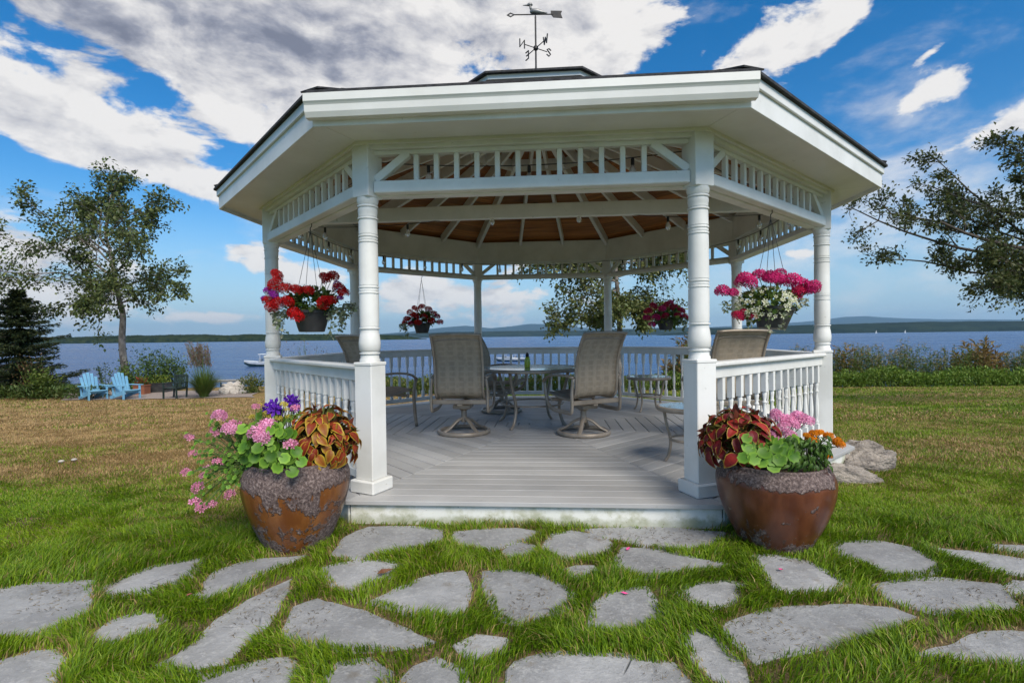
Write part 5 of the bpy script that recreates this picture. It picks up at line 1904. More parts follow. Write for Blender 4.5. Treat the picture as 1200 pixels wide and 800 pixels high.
# birch behind the gazebo, seen under the roof
DC = 19.0
bc = on_ground(727, DC)
cfgC = dict(cfgB); cfgC['wind'] = (0.0, 0); cfgC['prob'] = [0.95, 0.95, 0]; cfgC['lpn'] = 4; cfgC['ratio'] = [0.42, 0.5, 0]
tptsC = [bc, at(727, 420, DC), at(726, 380, DC), at(724, 345, DC), at(722, 315, DC), at(728, 285, DC), at(732, 250, DC)]
limbsC = []
for tt, u0, v0, u1, v1, dy, r in [(0.5, 726, 375, 640, 330, 1, .04), (0.55, 725, 365, 650, 375, -1, .035), (0.6, 725, 352, 625, 345, -.5, .045), (0.62, 725, 348, 800, 330, 1, .045), (0.5, 726, 380, 770, 395, -1, .03), (0.66, 724, 340, 660, 310, .5, .04), (0.7, 723, 325, 790, 322, -1, .04), (0.75, 722, 318, 650, 285, 0, .04), (0.8, 724, 300, 800, 280, 0, .04), (0.55, 725, 360, 740, 392, -1.5, .03), (0.58, 726, 362, 690, 395, 1.5, .03), (0.85, 727, 285, 690, 250, 0, .03), (0.9, 729, 275, 770, 240, 0, .03), (0.45, 726, 385, 780, 402, .5, .03), (0.64, 724, 345, 700, 330, 1.5, .03)]:
    d, L = toward(u0, v0, u1, v1, DC, dy)
    limbsC.append((tt, d, L, r))
tree('birch_tree', 'young leafy birch seen under the gazebo roof behind the back post', 'tree', bc, tptsC, 0.13, limbsC, cfgC, 0.125, (0.10, 0.125, 0.035), (0.19, 0.20, 0.07), BARK, 19, aspect=0.65)

# oak reaching in from the right
DO = 11.0
to = on_ground(1330, DO + 1.0)
tptsO = [to, at(1325, 420, DO + 1), at(1318, 360, DO + 1), at(1312, 310, DO + 1), at(1318, 250, DO + 1), at(1330, 180, DO + 1), at(1340, 100, DO + 1)]
cfgO = dict(n=[10, 6, 4], wob=[0.10, 0.24, 0.35], trop=[0.018, 0.04, 0.0], wind=(-0.05, 0), max=2, start=[0.30, 0.15, 0], kids=[2, 2, 0], prob=[0.85, 0.8, 0], ang=[R(45), R(48), 0], ratio=[0.175, 0.48, 0], rmin=0.006, leaf_from=1, lpn=3, lspread=0.06)
limbsO = []
for tt, u0, v0, u1, v1, dy, r in [(0.46, 1312, 310, 1010, 238, 0, .075), (0.5, 1312, 305, 1005, 300, -.5, .06), (0.44, 1312, 312, 1012, 322, 0.3, .05), (0.55, 1313, 290, 1060, 200, 0.6, .06), (0.6, 1315, 270, 1130, 195, -.5, .05), (0.44, 1312, 312, 1110, 318, -0.8, .045), (0.5, 1312, 300, 1090, 275, 1.2, .05), (0.6, 1316, 270, 1180, 215, 1.0, .05), (0.46, 1314, 308, 1160, 325, .5, .04), (0.48, 1312, 305, 1150, 300, -1.0, .05), (0.47, 1312, 308, 1035, 262, 0.9, .05),
                                  (0.7, 1325, 220, 1480, 180, 0, .06), (0.6, 1316, 260, 1500, 280, 0, .06), (0.8, 1330, 180, 1280, 90, 0, .05), (0.85, 1335, 150, 1420, 60, 0, .05)]:
    d, L = toward(u0, v0, u1, v1, DO + 1, dy)
    limbsO.append((tt, d, L * 0.96, r))
tree('oak_tree', 'spreading tree whose long leafy boughs reach over the lawn beside the tall weeds', 'tree', to, tptsO, 0.24, limbsO, cfgO, 0.085, (0.060, 0.080, 0.024), (0.12, 0.13, 0.045), BARKD, 23, aspect=0.55, droop=0.1)


# spruce at the left edge
def spruce(label, base, H, rad, seed):
    rnd = random.Random(seed)
    t = empty('spruce_tree', label, 'tree', base)
    MB().tube([(0, 0, 0), (0.03, 0, H * .5), (0, 0, H)], [0.11, 0.07, 0.01], 9).build('trunk', BARKD, t, smooth=True)
    P, Dd = [], []
    b = MB()
    k = 0
    z = H * 0.06
    while z < H * 0.985:
        f = z / H
        for j in range(8):
            a = k * 2.4 + j * 0.785 + rnd.uniform(-.3, .3)
            L = rad * (1 - f) ** 0.75 * rnd.choice((.45, .7, .9, 1.0, 1.3)) * rnd.uniform(.8, 1.15) + 0.06
            c, s = math.cos(a), math.sin(a)
            pts = [Vector((0, 0, z)), Vector((c * L * .5, s * L * .5, z - L * 0.10)), Vector((c * L, s * L, z - L * 0.02))]
            pts = smooth_pts(pts, 5)
            b.tube(pts, [0.018 * (1 - i / len(pts)) + .003 for i in range(len(pts))], 4)
            for i, q in enumerate(pts[1:], 1):
                dirv = (pts[i] - pts[i - 1]).normalized()
                m = int(10 + L * 12)
                for _ in range(m):
                    side = Vector((-s, c, 0)) * rnd.uniform(-1, 1)
                    w = L * 0.30 * (1 - i / len(pts) * .6)
                    P.append(q + side * w * rnd.random() + Vector((0, 0, rnd.uniform(-.10, .03))) - dirv * rnd.random() * L / 10)
                    Dd.append(dirv + side * 0.8 + Vector((0, 0, -0.25)))
        k += 1
        z += H * 0.034 * rnd.uniform(.5, 1.5)
    tag(b.build('branches', BARKD, t), kind='stuff')
    me = leaf_cloud('crown', np.array([tuple(p) for p in P]), np.array([tuple(d) for d in Dd]), 0.13, vary((0.030, 0.050, 0.022), len(P), 0.4, seed, (0.075, 0.090, 0.03), .25), 0.30, jit=0.6)
    tag(link('crown', me, t), kind='stuff')


spruce('dark green spruce beside the blue garden chairs', on_ground(22, 22.5), 4.7, 2.05, 4)
spruce('smaller dark spruce standing behind the tall spruce', on_ground(-45, 24), 4.2, 2.0, 5)


def shrub(name, label, cat, base, rx, rz, n, size, lc, lc2, seed, upright=0.6, nst=14, aspect=0.45, group=None):
    rnd = random.Random(seed)
    t = empty(name, label, cat, base, 0, group)
    b = MB()
    P, Dd = [], []
    per = max(1, n // nst)
    for i in range(nst):
        a = rnd.uniform(0, 6.283)
        rr_ = rx * rnd.random() ** .5
        top = Vector((math.cos(a) * rr_, math.sin(a) * rr_, rz * rnd.uniform(.55, 1.1) * (1 - .35 * rr_ / rx)))
        b0 = Vector((top.x * .25, top.y * .25, -0.05))
        pts = smooth_pts([b0, b0.lerp(top, .5) + Vector((0, 0, rz * .08)), top], 5)
        b.tube(pts, [0.012 * (1 - k / len(pts)) + .003 for k in range(len(pts))], 4)
        for _ in range(per):
            q = pts[min(len(pts) - 1, int(1 + rnd.random() ** .8 * (len(pts) - 1)))]
            P.append(q + Vector((rnd.gauss(0, 1), rnd.gauss(0, 1), rnd.gauss(0, 1))) * rx * .16)
            Dd.append(Vector((rnd.uniform(-1, 1), rnd.uniform(-1, 1), upright)))
    tag(b.build('stems', bpy.data.materials['green_stem'], t), kind='stuff')
    me = leaf_cloud('foliage', np.array([tuple(p) for p in P]), np.array([tuple(d) for d in Dd]), size, vary(lc, len(P), .4, seed, lc2, .3), aspect)
    tag(link('foliage', me, t), kind='stuff')
    return t


def blade_tuft(name, label, cat, base, n, h, spread, w, lc, lc2, seed, plume=None):
    t = empty(name, label, cat, base)
    r = np.random.default_rng(seed)
    a = r.uniform(0, 6.283, n); lean = r.uniform(0.15, 1.0, n) * spread; hh = h * r.uniform(.6, 1.1, n)
    V, F = [], []
    seg = 5
    for k in range(seg + 1):
        tt = k / seg
        x = np.cos(a) * (0.12 * spread + lean * tt ** 1.6); y = np.sin(a) * (0.12 * spread + lean * tt ** 1.6)
        z = hh * (tt - 0.42 * (lean / spread) * tt ** 2.2) - .03
        ww = w * (1 - tt) ** .7 + 0.001
        px, py = -np.sin(a) * ww, np.cos(a) * ww
        V.append(np.stack([x - px, y - py, z], 1)); V.append(np.stack([x + px, y + py, z], 1))
    V = np.stack(V, 1).reshape(-1, 3)
    i0 = np.arange(n)[:, None] * (2 * (seg + 1))
    quads = np.array([[2 * k, 2 * k + 1, 2 * k + 3, 2 * k + 2] for k in range(seg)])
    F = (i0[:, :, None] + quads[None]).reshape(-1, 4)
    cc = np.repeat(vary(lc, n, .35, seed, lc2, .3), 2 * (seg + 1), axis=0)
    tag(link('blades', np_mesh('blades', V, F.ravel(), np.full(len(F), 4), GRASS, cc), t), kind='stuff')
    if plume:
        m, ph, pc = plume
        P, Dd = [], []
        rnd = random.Random(seed)
        b = MB()
        for i in range(m):
            an = rnd.uniform(0, 6.283); s = rnd.random() ** .5 * spread * .5
            st = Vector((math.cos(an) * s * .4, math.sin(an) * s * .4, 0)); tp = Vector((math.cos(an) * s - 0.25, math.sin(an) * s, ph * rnd.uniform(.8, 1.05)))
            pts = smooth_pts([st, st.lerp(tp, .55) + Vector((.05, 0, .05)), tp], 5)
            b.tube(pts, .005, 3)
            for _ in range(34):
                q = tp.lerp(pts[-5], rnd.random()); P.append(q + Vector((rnd.gauss(0, .035), rnd.gauss(0, .035), rnd.gauss(0, .02)))); Dd.append((tp - pts[-5]).normalized())
        tag(b.build('stalks', bpy.data.materials['green_stem'], t), kind='stuff')
        me = leaf_cloud('plumes', np.array([tuple(p) for p in P]), np.array([tuple(d) for d in Dd]), .11, vary(pc, len(P), .3, seed), .22, jit=.4)
        tag(link('plumes', me, t), kind='stuff')
    return t


# ------------------------------------------------------------------ waterside corner, left
# gravel terrace
def terrace():
    pts = [on_ground(u, d) for u, d in ((70, 20.5), (300, 20.9), (300, 23.5), (180, 24.4), (70, 24.0))]
    b = MB()
    n = 14
    A, B = pts[0], pts[1]; Cc, Dd = pts[4], pts[2]
    for j in range(7):
        for i in range(n):
            s, t = i / (n - 1), j / 6
            p = (A.lerp(B, s)).lerp(Cc.lerp(Dd, s), t)
            p.x += 0.15 * math.sin(i * 1.7 + j); p.y += .12 * math.sin(i * 2.3)
            b.v.append((p.x, p.y, float(gz(p.x, p.y)) + 0.022))
    for j in range(6):
        for i in range(n - 1):
            b.f.append((j * n + i, j * n + i + 1, (j + 1) * n + i + 1, (j + 1) * n + i))
    tag(b.build('gravel_terrace', GRAVEL), kind='structure')


terrace()


def adirondack(label, p, rz):
    t = empty('adirondack_chair', label, 'chair', p, rz, 'blue chairs on the gravel terrace')
    # faces +y in local frame
    for s in (-1, 1):
        MB().bar((s * .27, .42, .30), (s * .27, -.52, .06), .03, .13).build('side_runner', BLUEP, t, bevel=.004)
        MB().box((s * .31, .38, .27), (.035, .10, .54)).build('leg', BLUEP, t, bevel=.004)
        MB().box((s * .35, .08, .56), (.14, .76, .028)).build('arm', BLUEP, t, bevel=.006)
        MB().bar((s * .30, -.22, .14), (s * .30, -.30, .55), .06, .03).build('arm_post', BLUEP, t)
    for i in range(6):
        f = i / 5
        MB().bar((-.29, .44 - f * .56, .375 - f * .14), (.29, .44 - f * .56, .375 - f * .14), .075, .022, (0, .24, .97)).build('seat_slat', BLUEP, t)
    for i in range(5):
        x = (i - 2) * .115
        top = 1.08 - abs(i - 2) ** 2 * .045
        L0 = Vector((x * .85, -.14, .20)); L1 = Vector((x * 1.12, -.14 - (top - .2) * .34, top))
        MB().bar(L0, L1, .10, .02, (0, 1, .34)).build('back_slat', BLUEP, t, bevel=.004)
    MB().bar((-.36, -.315, .54), (.36, -.315, .54), .05, .07).build('back_rail', BLUEP, t)
    MB().bar((-.27, -.19, .28), (.27, -.19, .28), .04, .07).build('back_rail', BLUEP, t)


adirondack('blue slatted Adirondack chair turned to the spruce side of the terrace', on_ground(108, 20.8), R(-118))
adirondack('blue slatted Adirondack chair beside the birch trunk and terrace planters', on_ground(146, 20.9), R(-112))
sp_ = on_ground(127, 21.7)
tb_ = empty('terrace_table', 'small blue slatted table between the two blue chairs', 'table', sp_, R(-70))
for i in range(4): MB().box(((i - 1.5) * .11, 0, .48), (.095, .42, .022)).build('slat', BLUEP, tb_)
for sx in (-1, 1):
    for sy in (-1, 1): MB().box((sx * .17, sy * .17, .234), (.04, .04, .468)).build('leg', BLUEP, tb_)
    MB().box((sx * .17, 0, .445), (.02, .30, .05)).build('apron', BLUEP, tb_)

gp = on_ground(204, 20.9)
gc = empty('garden_armchair', 'dark green slat-back garden armchair on the gravel terrace', 'chair', gp, R(172))
for sx in (-1, 1):
    MB().box((sx * .29, .26, .31), (.05, .05, .62)).build('leg', GREENP, gc)
    MB().bar((sx * .29, -.26, 0), (sx * .29, -.34, .92), .05, .05).build('leg', GREENP, gc)
    MB().box((sx * .30, -.02, .635), (.07, .64, .03)).build('arm', GREENP, gc, bevel=.005)
    MB().box((sx * .29, 0, .40), (.03, .50, .06)).build('seat_rail', GREENP, gc)
for i in range(6): MB().box((0, .25 - i * .095, .44), (.60, .075, .02)).build('seat_slat', GREENP, gc)
for i in range(7): MB().bar(((i - 3) * .078, -.275, .44), ((i - 3) * .078, -.335, .88), .045, .018).build('back_slat', GREENP, gc)
MB().bar((-.31, -.34, .91), (.31, -.34, .91), .04, .075).build('top_rail', GREENP, gc, bevel=.01)

# planters with flowers
for u, d, w, lb, col in ((182, 23.3, 1.2, 'long dark planter box with yellow-green plants behind the green armchair', (0.26, 0.30, 0.04)), (165, 22.6, .5, 'small terracotta planter with red flowers beside the birch trunk', (0.30, 0.05, 0.03))):
    p = on_ground(u, d)
    t = empty('planter_box', lb, 'planter', p)
    MB().box((0, 0, .2), (w, .40, .40)).box((0, 0, .405), (w + .05, .45, .04)).build('box', PLASTIC if w > 1 else pm('terracotta', (.25, .09, .045)), t, bevel=.01)
    nn = int(500 * w)
    r2 = np.random.default_rng(int(u))
    P = np.stack([r2.uniform(-w / 2, w / 2, nn), r2.uniform(-.2, .2, nn), .42 + r2.random(nn) ** 1.5 * .32], 1)
    tag(link('foliage', leaf_cloud('foliage', P, np.tile([0, 0, .8], (nn, 1)), .09, vary((.08, .15, .025), nn, .4, 3, col, .45), .5), t), kind='stuff')

shrub('shrub', 'loose tall green shrub beside the birch trunk', 'shrub', on_ground(178, 24.0), 1.35, 2.1, 2600, .13, (.050, .095, .022), (.11, .17, .04), 31, nst=34)
shrub('shrub', 'slim green shrub between the birch shrub and the plume grass', 'shrub', on_ground(207, 24.3), .55, 1.5, 700, .12, (.06, .11, .025), (.12, .18, .04), 32, nst=12)
shrub('shrub', 'bright green shrub at the foot of the birch trunk', 'shrub', on_ground(152, 23.2), .5, 1.45, 900, .11, (.10, .17, .025), (.16, .23, .04), 33, nst=12)
shrub('shrub', 'yellow-green leafy shrub in front of the dark spruce', 'shrub', on_ground(52, 21.3), .55, 1.35, 1500, .12, (.085, .13, .02), (.14, .18, .03), 34, nst=22)
shrub('shrub', 'rusty brown-leaved shrub between the spruce branches', 'shrub', on_ground(40, 21.9), .7, 2.0, 700, .10, (.13, .075, .035), (.09, .085, .03), 35, nst=16)
shrub('shrub', 'low green shrub by the white shore rocks', 'shrub', on_ground(293, 22.4), .6, .95, 900, .11, (.08, .11, .02), (.17, .17, .04), 36, nst=14)
shrub('shrub', 'bare reddish bush beyond the railing under the scarlet basket', 'shrub', on_ground(362, 23.0), 1.1, 2.5, 420, .09, (.17, .12, .09), (.12, .10, .05), 37, nst=30)
shrub('shrub', 'thin leafy sapling behind the tall blue-chair shrub', 'shrub', on_ground(122, 24.5), .35, 1.5, 200, .12, (.07, .11, .03), (.12, .16, .04), 38, nst=6)
blade_tuft('plume_grass', 'tall clump of ornamental grass with brown windblown plumes', 'grass', on_ground(238, 21.1), 900, 1.35, .95, .012, (.075, .13, .025), (.15, .19, .04), 6, (46, 2.15, (.20, .145, .12)))

# low ground cover along the edge of the left lawn
def cover(name, label, pts_fn, n, size, h, lc, lc2, seed, aspect=.35, tall=None):
    r = np.random.default_rng(seed)
    x, y = pts_fn(r, n)
    z = gz(x, y)
    hh = h(x, y, r) if callable(h) else h * r.random(n) ** .8
    P = np.stack([x, y, z + hh], 1)
    Dd = np.stack([r.normal(0, .5, n), r.normal(0, .5, n), np.full(n, .9)], 1)
    me = leaf_cloud(name, P, Dd, size, vary(lc, n, .4, seed, lc2, .3), aspect)
    return tag(link(name, me), label, kind='stuff')


def band(x0, x1, off0, off1):
    def f(r, n):
        x = r.uniform(x0, x1, n)
        return x, edge_y(x) + r.uniform(off0, off1, n)
    return f


cover('ground_cover', 'low green plants along the lawn edge by the spruce', band(-32, -17.3, -.2, 1.3), 7000, .16, .50, (.05, .085, .018), (.10, .13, .03), 51)
cover('ground_cover', 'rough weeds behind the gazebo along the bank', band(-9.5, 7.5, -0.4, 2.5), 26000, .15, lambda x, y, r: r.random(len(x)) * (0.35 + .65 * fbm(x * .8, y * .5, 3)), (.085, .14, .022), (.17, .17, .04), 52)
cover('meadow_strip', 'bright green low growth bordering the mown lawn', band(7.0, 40, -.6, .9), 42000, .16, lambda x, y, r: r.random(len(x)) * (.15 + 1.1 * fbm(x * 1.3, y * .8, 4)), (.12, .21, .025), (.19, .27, .04), 53)


def weeds():
    """tall goldenrod and grasses standing on the bank"""
    r = np.random.default_rng(60)
    P, Dd, Cc, Sz = [], [], [], []
    b = MB()
    for i in range(2300):
        x = r.uniform(7.5, 42)
        y = float(edge_y(x)) + r.uniform(0.8, 3.2)
        g0 = float(gz(x, y))
        cl = float(fbm(x * .8, y * .5 + 3.3, 4)); kd = float(fbm(x * .6 + 60, y * .3, 3))
        H = (0.75 + 1.9 * cl + r.uniform(-.45, .5)) * (1.18 if x < 12.5 else 1.0)
        tip = Vector((x + r.normal(0, .14), y + r.normal(0, .1), g0 + H))
        b.tube([(x, y, g0), tuple(tip)], [.007, .003], 3)
        kind = r.random()
        reed = (x < 13.5 and r.random() < .7) or kd > .68
        nl = 10 if reed else 24
        for k in range(nl):
            t = r.uniform(.25, .97)
            q = Vector((x, y, g0)).lerp(tip, t)
            P.append(tuple(q)); Dd.append((r.normal(), r.normal(), .9 if reed else .3)); Sz.append(.34 if reed else .15)
            c = np.array((.24, .15, .055)) if reed else np.array((.085, .135, .028)) * (.6 + 1.0 * cl)
            if r.random() < (.35 if kd > .5 else .10): c = np.array((.26, .20, .07))
            Cc.append(c * r.uniform(.6, 1.4))
        if not reed and kind < .55:
            for k in range(16):
                P.append(tuple(tip + Vector((r.normal(0, .07), r.normal(0, .07), r.uniform(-.22, .05))))); Dd.append((r.normal(), r.normal(), .6)); Sz.append(.07); Cc.append(np.array((.40, .26, .05)) * r.uniform(.6, 1.2))
    t = tag(link('tall_weeds', leaf_cloud('tall_weeds', np.array(P), np.array(Dd), np.array(Sz), np.array(Cc), .28)), 'tall goldenrod and rusty grasses along the bank', kind='stuff')
    tag(b.build('weed_stems', bpy.data.materials['green_stem'], t), kind='stuff')


weeds()

# shore rocks and the dock
rs = random.Random(9)
RW = pm('white_shore_stone', (.52, .48, .43), (.36, .33, .30), 5, .9, .6, 20, .03)
rms = [rock_mesh('shore_rock', 70 + i, RW, 2) for i in range(4)]
for i in range(26):
    u = 262 + (i % 9) * 2.9 + rs.uniform(-1.2, 1.2)
    row = i // 9
    p = on_ground(u, 22.3 + row * .25)
    s = rs.uniform(.13, .22)
    o = link('shore_rock', rms[i % 4], None, (p.x, p.y, p.z + .04 + row * .13), (rs.random(), rs.random(), rs.random() * 6), (s * 1.2, s, s * .8))
    tag(o, 'pale stone in the rock pile beside the plume grass', 'rock', 'rocks piled by the shore')

dp = at(272, 446, 55)
dk = empty('dock', 'weathered wooden dock standing in the lake behind the rock pile', 'dock', Vector((dp.x, dp.y, LAKE)))
for i in range(12): MB().box((-1.65 + i * .3, 0, .93), (.28, 1.6, .05)).build('plank', CEDAR, dk)
for sx in (-1.6, 0, 1.6):
    for sy in (-.7, .7): MB().lathe([(.08, -1.5), (.08, 1.25 if sx > 1 else .90)], 8, (sx, sy, 0)).build('pile', CEDAR, dk)
for sy in (-.7, .7): MB().box((0, sy, .83), (3.5, .08, .14)).build('beam', CEDAR, dk)


# ------------------------------------------------------------------ boats
def motorboat(label, p, rz, s=1.0, group='boats moored on the lake'):
    t = empty('motorboat', label, 'boat', p, rz, group)
    t.scale = (s, s, s)
    secs = [(-2.6, .95, .0, .75), (-1.0, 1.05, -.05, .78), (.8, 1.0, -.05, .85), (2.0, .6, .1, .98), (2.8, .04, .55, 1.1)]
    def hull(z_lo, z_hi):
        V, F = [], []
        for x, w, k, top in secs:
            lo, hi = k + (top - k) * z_lo, k + (top - k) * z_hi
            wl, wh_ = w * (.55 + .45 * z_lo), w * (.55 + .45 * z_hi)
            V += [(x, -wl, lo), (x, -wh_, hi), (x, wh_, hi), (x, wl, lo)]
        for i in range(len(secs) - 1):
            for j in range(4):
                F.append((i * 4 + j, (i + 1) * 4 + j, (i + 1) * 4 + (j + 1) % 4, i * 4 + (j + 1) % 4))
        F += [(3, 2, 1, 0), (16, 17, 18, 19)]
        return MB().add(V, F)
    hull(0, .55).build('hull', BOATD, t)
    hull(.552, 1.0).build('topsides', BOATW, t)
    MB().bar((.5, -.7, .8), (.2, -.6, 1.35), .05, .5, (0, 1, 0)).bar((.5, .7, .8), (.2, .6, 1.35), .05, .5, (0, 1, 0)).box((.45, 0, 1.08), (.06, 1.4, .45)).build('windshield', GLASS, t)
    for sx in (-1.2, .3):
        for sy in (-.8, .8): MB().tube([(sx, sy, .7), (sx, sy * .95, 1.95)], .025, 5).build('canopy_post', BOATW, t)
    MB().box((-.45, 0, 1.98), (2.1, 1.75, .07)).build('canopy', BOATW, t, bevel=.03)
    MB().box((-2.85, 0, .75), (.35, .4, .65)).box((-2.85, 0, .25), (.14, .12, .7)).build('outboard_motor', BLACKM, t, bevel=.05)
    return t


def on_lake(u, v):
    d = ray(u, v)
    t = (LAKE + 0.02 - CAM.z) / d.z
    p = CAM + d * t
    return Vector((p.x, p.y, LAKE - 0.12))


motorboat('white motorboat with a flat canopy moored beyond the scarlet basket railing', on_lake(309, 429), R(190), 1.25)
motorboat('white motorboat moored just beyond the back railing, left of its twin', on_lake(594, 423), R(168), .9)
motorboat('white motorboat moored beyond the back railing, next to the lime bottle', on_lake(606, 422.5), R(165), .9)


def sailboat(label, u, v):
    p = on_lake(u, v)
    t = empty('sailboat', label, 'boat', p, R(15), 'distant white boats')
    MB().add([(-4, -1.2, .2), (-4, 1.2, .2), (4.6, 0, .6), (-4, -1.4, 1.2), (-4, 1.4, 1.2), (5, 0, 1.4)], [(0, 1, 2), (3, 5, 4), (0, 3, 4, 1), (0, 2, 5, 3), (1, 4, 5, 2)]).build('hull', BOATW, t)
    MB().tube([(.5, 0, 1), (.5, 0, 11)], .09, 5).build('mast', BOATW, t)
    MB().add([(.3, .02, 2), (-3.8, .1, 2.1), (.3, .02, 10.5), (.3, -.02, 2), (-3.8, .06, 2.1), (.3, -.02, 10.5)], [(0, 1, 2), (5, 4, 3), (0, 3, 4, 1), (1, 4, 5, 2)]).build('sail', BOATW, t)


sailboat('tiny white sailboat below the wooded hill beside the mountain slope', 1027, 390.6)
sailboat('tiny white sailboat farther along below the wooded hill', 1061, 390.2)

# ------------------------------------------------------------------ small things on the ground
PINKP = pm('fallen_petal', (.72, .08, .28), bs=0)
for u, v, lb in ((732, 695, 'fallen pink petal on a flagstone near the flagstone gap'), (736, 643, 'fallen pink petal near the gazebo step'), (915, 667, 'fallen pale pink petal on the flagstone before the marigold urn'), (220, 697, 'fallen pink petal in the grass beside the purple-flowered urn path')):
    d = ray(u, v); p = CAM + d * ((-0.006 - CAM.z) / d.z)
    o = MB().add([(-.018, 0, 0), (0, -.012, .004), (.02, 0, .008), (0, .012, .004), (0, 0, -.001)], [(0, 1, 4), (1, 2, 4), (2, 3, 4), (3, 0, 4)]).build('fallen_petal', PINKP, None, loc=p, rot=(0, 0, u))
    tag(o, lb, 'petal', 'fallen petals')
d = ray(451, 671); p = CAM + d * ((-0.003 - CAM.z) / d.z)
o = MB().add([(-.045, 0, .004), (-.01, -.026, .012), (.05, 0, .016), (-.01, .026, .014), (0, 0, 0)], [(0, 1, 4), (1, 2, 4), (2, 3, 4), (3, 0, 4)]).build('fallen_leaf', pm('dead_leaf', (.16, .065, .03), bs=0), None, loc=p, rot=(0, .1, .6))
tag(o, 'curled brown leaf lying on a flagstone', 'leaf')
for u, v, lb in ((87, 541, 'white mushroom cap in the dry lawn'), (72, 543, 'smaller tan mushroom cap beside the white one')):
    p = ground_hit(u, v)
    m_ = empty('mushroom', lb, 'mushroom', p, 0, 'mushrooms in the lawn')
    MB().lathe([(.008, -.01), (.007, .022)], 8).build('stem', RW, m_)
    MB().lathe([(.026, .020), (.030, .024), (.021, .036), (.004, .041)], 14).build('cap', RW, m_, smooth=True)


# ------------------------------------------------------------------ grass
def blades(name, label, x, y, h, w, col, seed, z0=0.0):
    n = len(x)
    r = np.random.default_rng(seed)
    z = gz(x, y) + z0 - 0.004
    a = r.uniform(0, 6.283, n)
    # neighbouring blades lean alike, so the turf falls into tufts
    la = 6.283 * 2 * fbm(x * 2.3, y * 2.3, 2) + r.normal(0, .9, n)
    lean = h * r.uniform(.15, .95, n)
    lx, ly = np.cos(la) * lean, np.sin(la) * lean
    px, py = -np.sin(a) * w / 2, np.cos(a) * w / 2
    V = np.empty((n, 5, 3), dtype=np.float32)
    V[:, 0] = np.stack([x - px, y - py, z], 1); V[:, 1] = np.stack([x + px, y + py, z], 1)
    mx, my, mz = x + lx * .35, y + ly * .35, z + h * .62
    V[:, 2] = np.stack([mx - px * .75, my - py * .75, mz], 1); V[:, 3] = np.stack([mx + px * .75, my + py * .75, mz], 1)
    V[:, 4] = np.stack([x + lx, y + ly, z + h * (1 - .25 * lean / h)], 1)
    i = np.arange(n)[:, None] * 5
    F = np.concatenate([i, i + 1, i + 3, i + 2, i + 2, i + 3, i + 4], 1).ravel()
    lt = np.tile([4, 3], n)
    cc = np.repeat(col, 5, axis=0).reshape(n, 5, 3)
    me = np_mesh(name, V.reshape(-1, 3), F, lt, GRASS, cc.reshape(-1, 3))
    return tag(link(name, me), label, kind='stuff')


def stone_mask(x, y):
    m = np.zeros(len(x), bool)
    for pl in stone_polys:
        sel = (x > pl[:, 0].min()) & (x < pl[:, 0].max()) & (y > pl[:, 1].min()) & (y < pl[:, 1].max())
        if sel.any():
            idx = np.where(sel)[0]
            m[idx] |= in_poly(pl, x[idx], y[idx])
    return m


def gaz_mask(x, y, ap=3.03):
    m = np.ones(len(x), bool)
    for a in NA:
        m &= (x * math.cos(a + YAW) + y * math.sin(a + YAW)) < ap
    return m


def urn_mask(x, y):
    return (np.hypot(x - UL.x, y - UL.y) < 0.17) | (np.hypot(x - UR.x, y - UR.y) < 0.18)


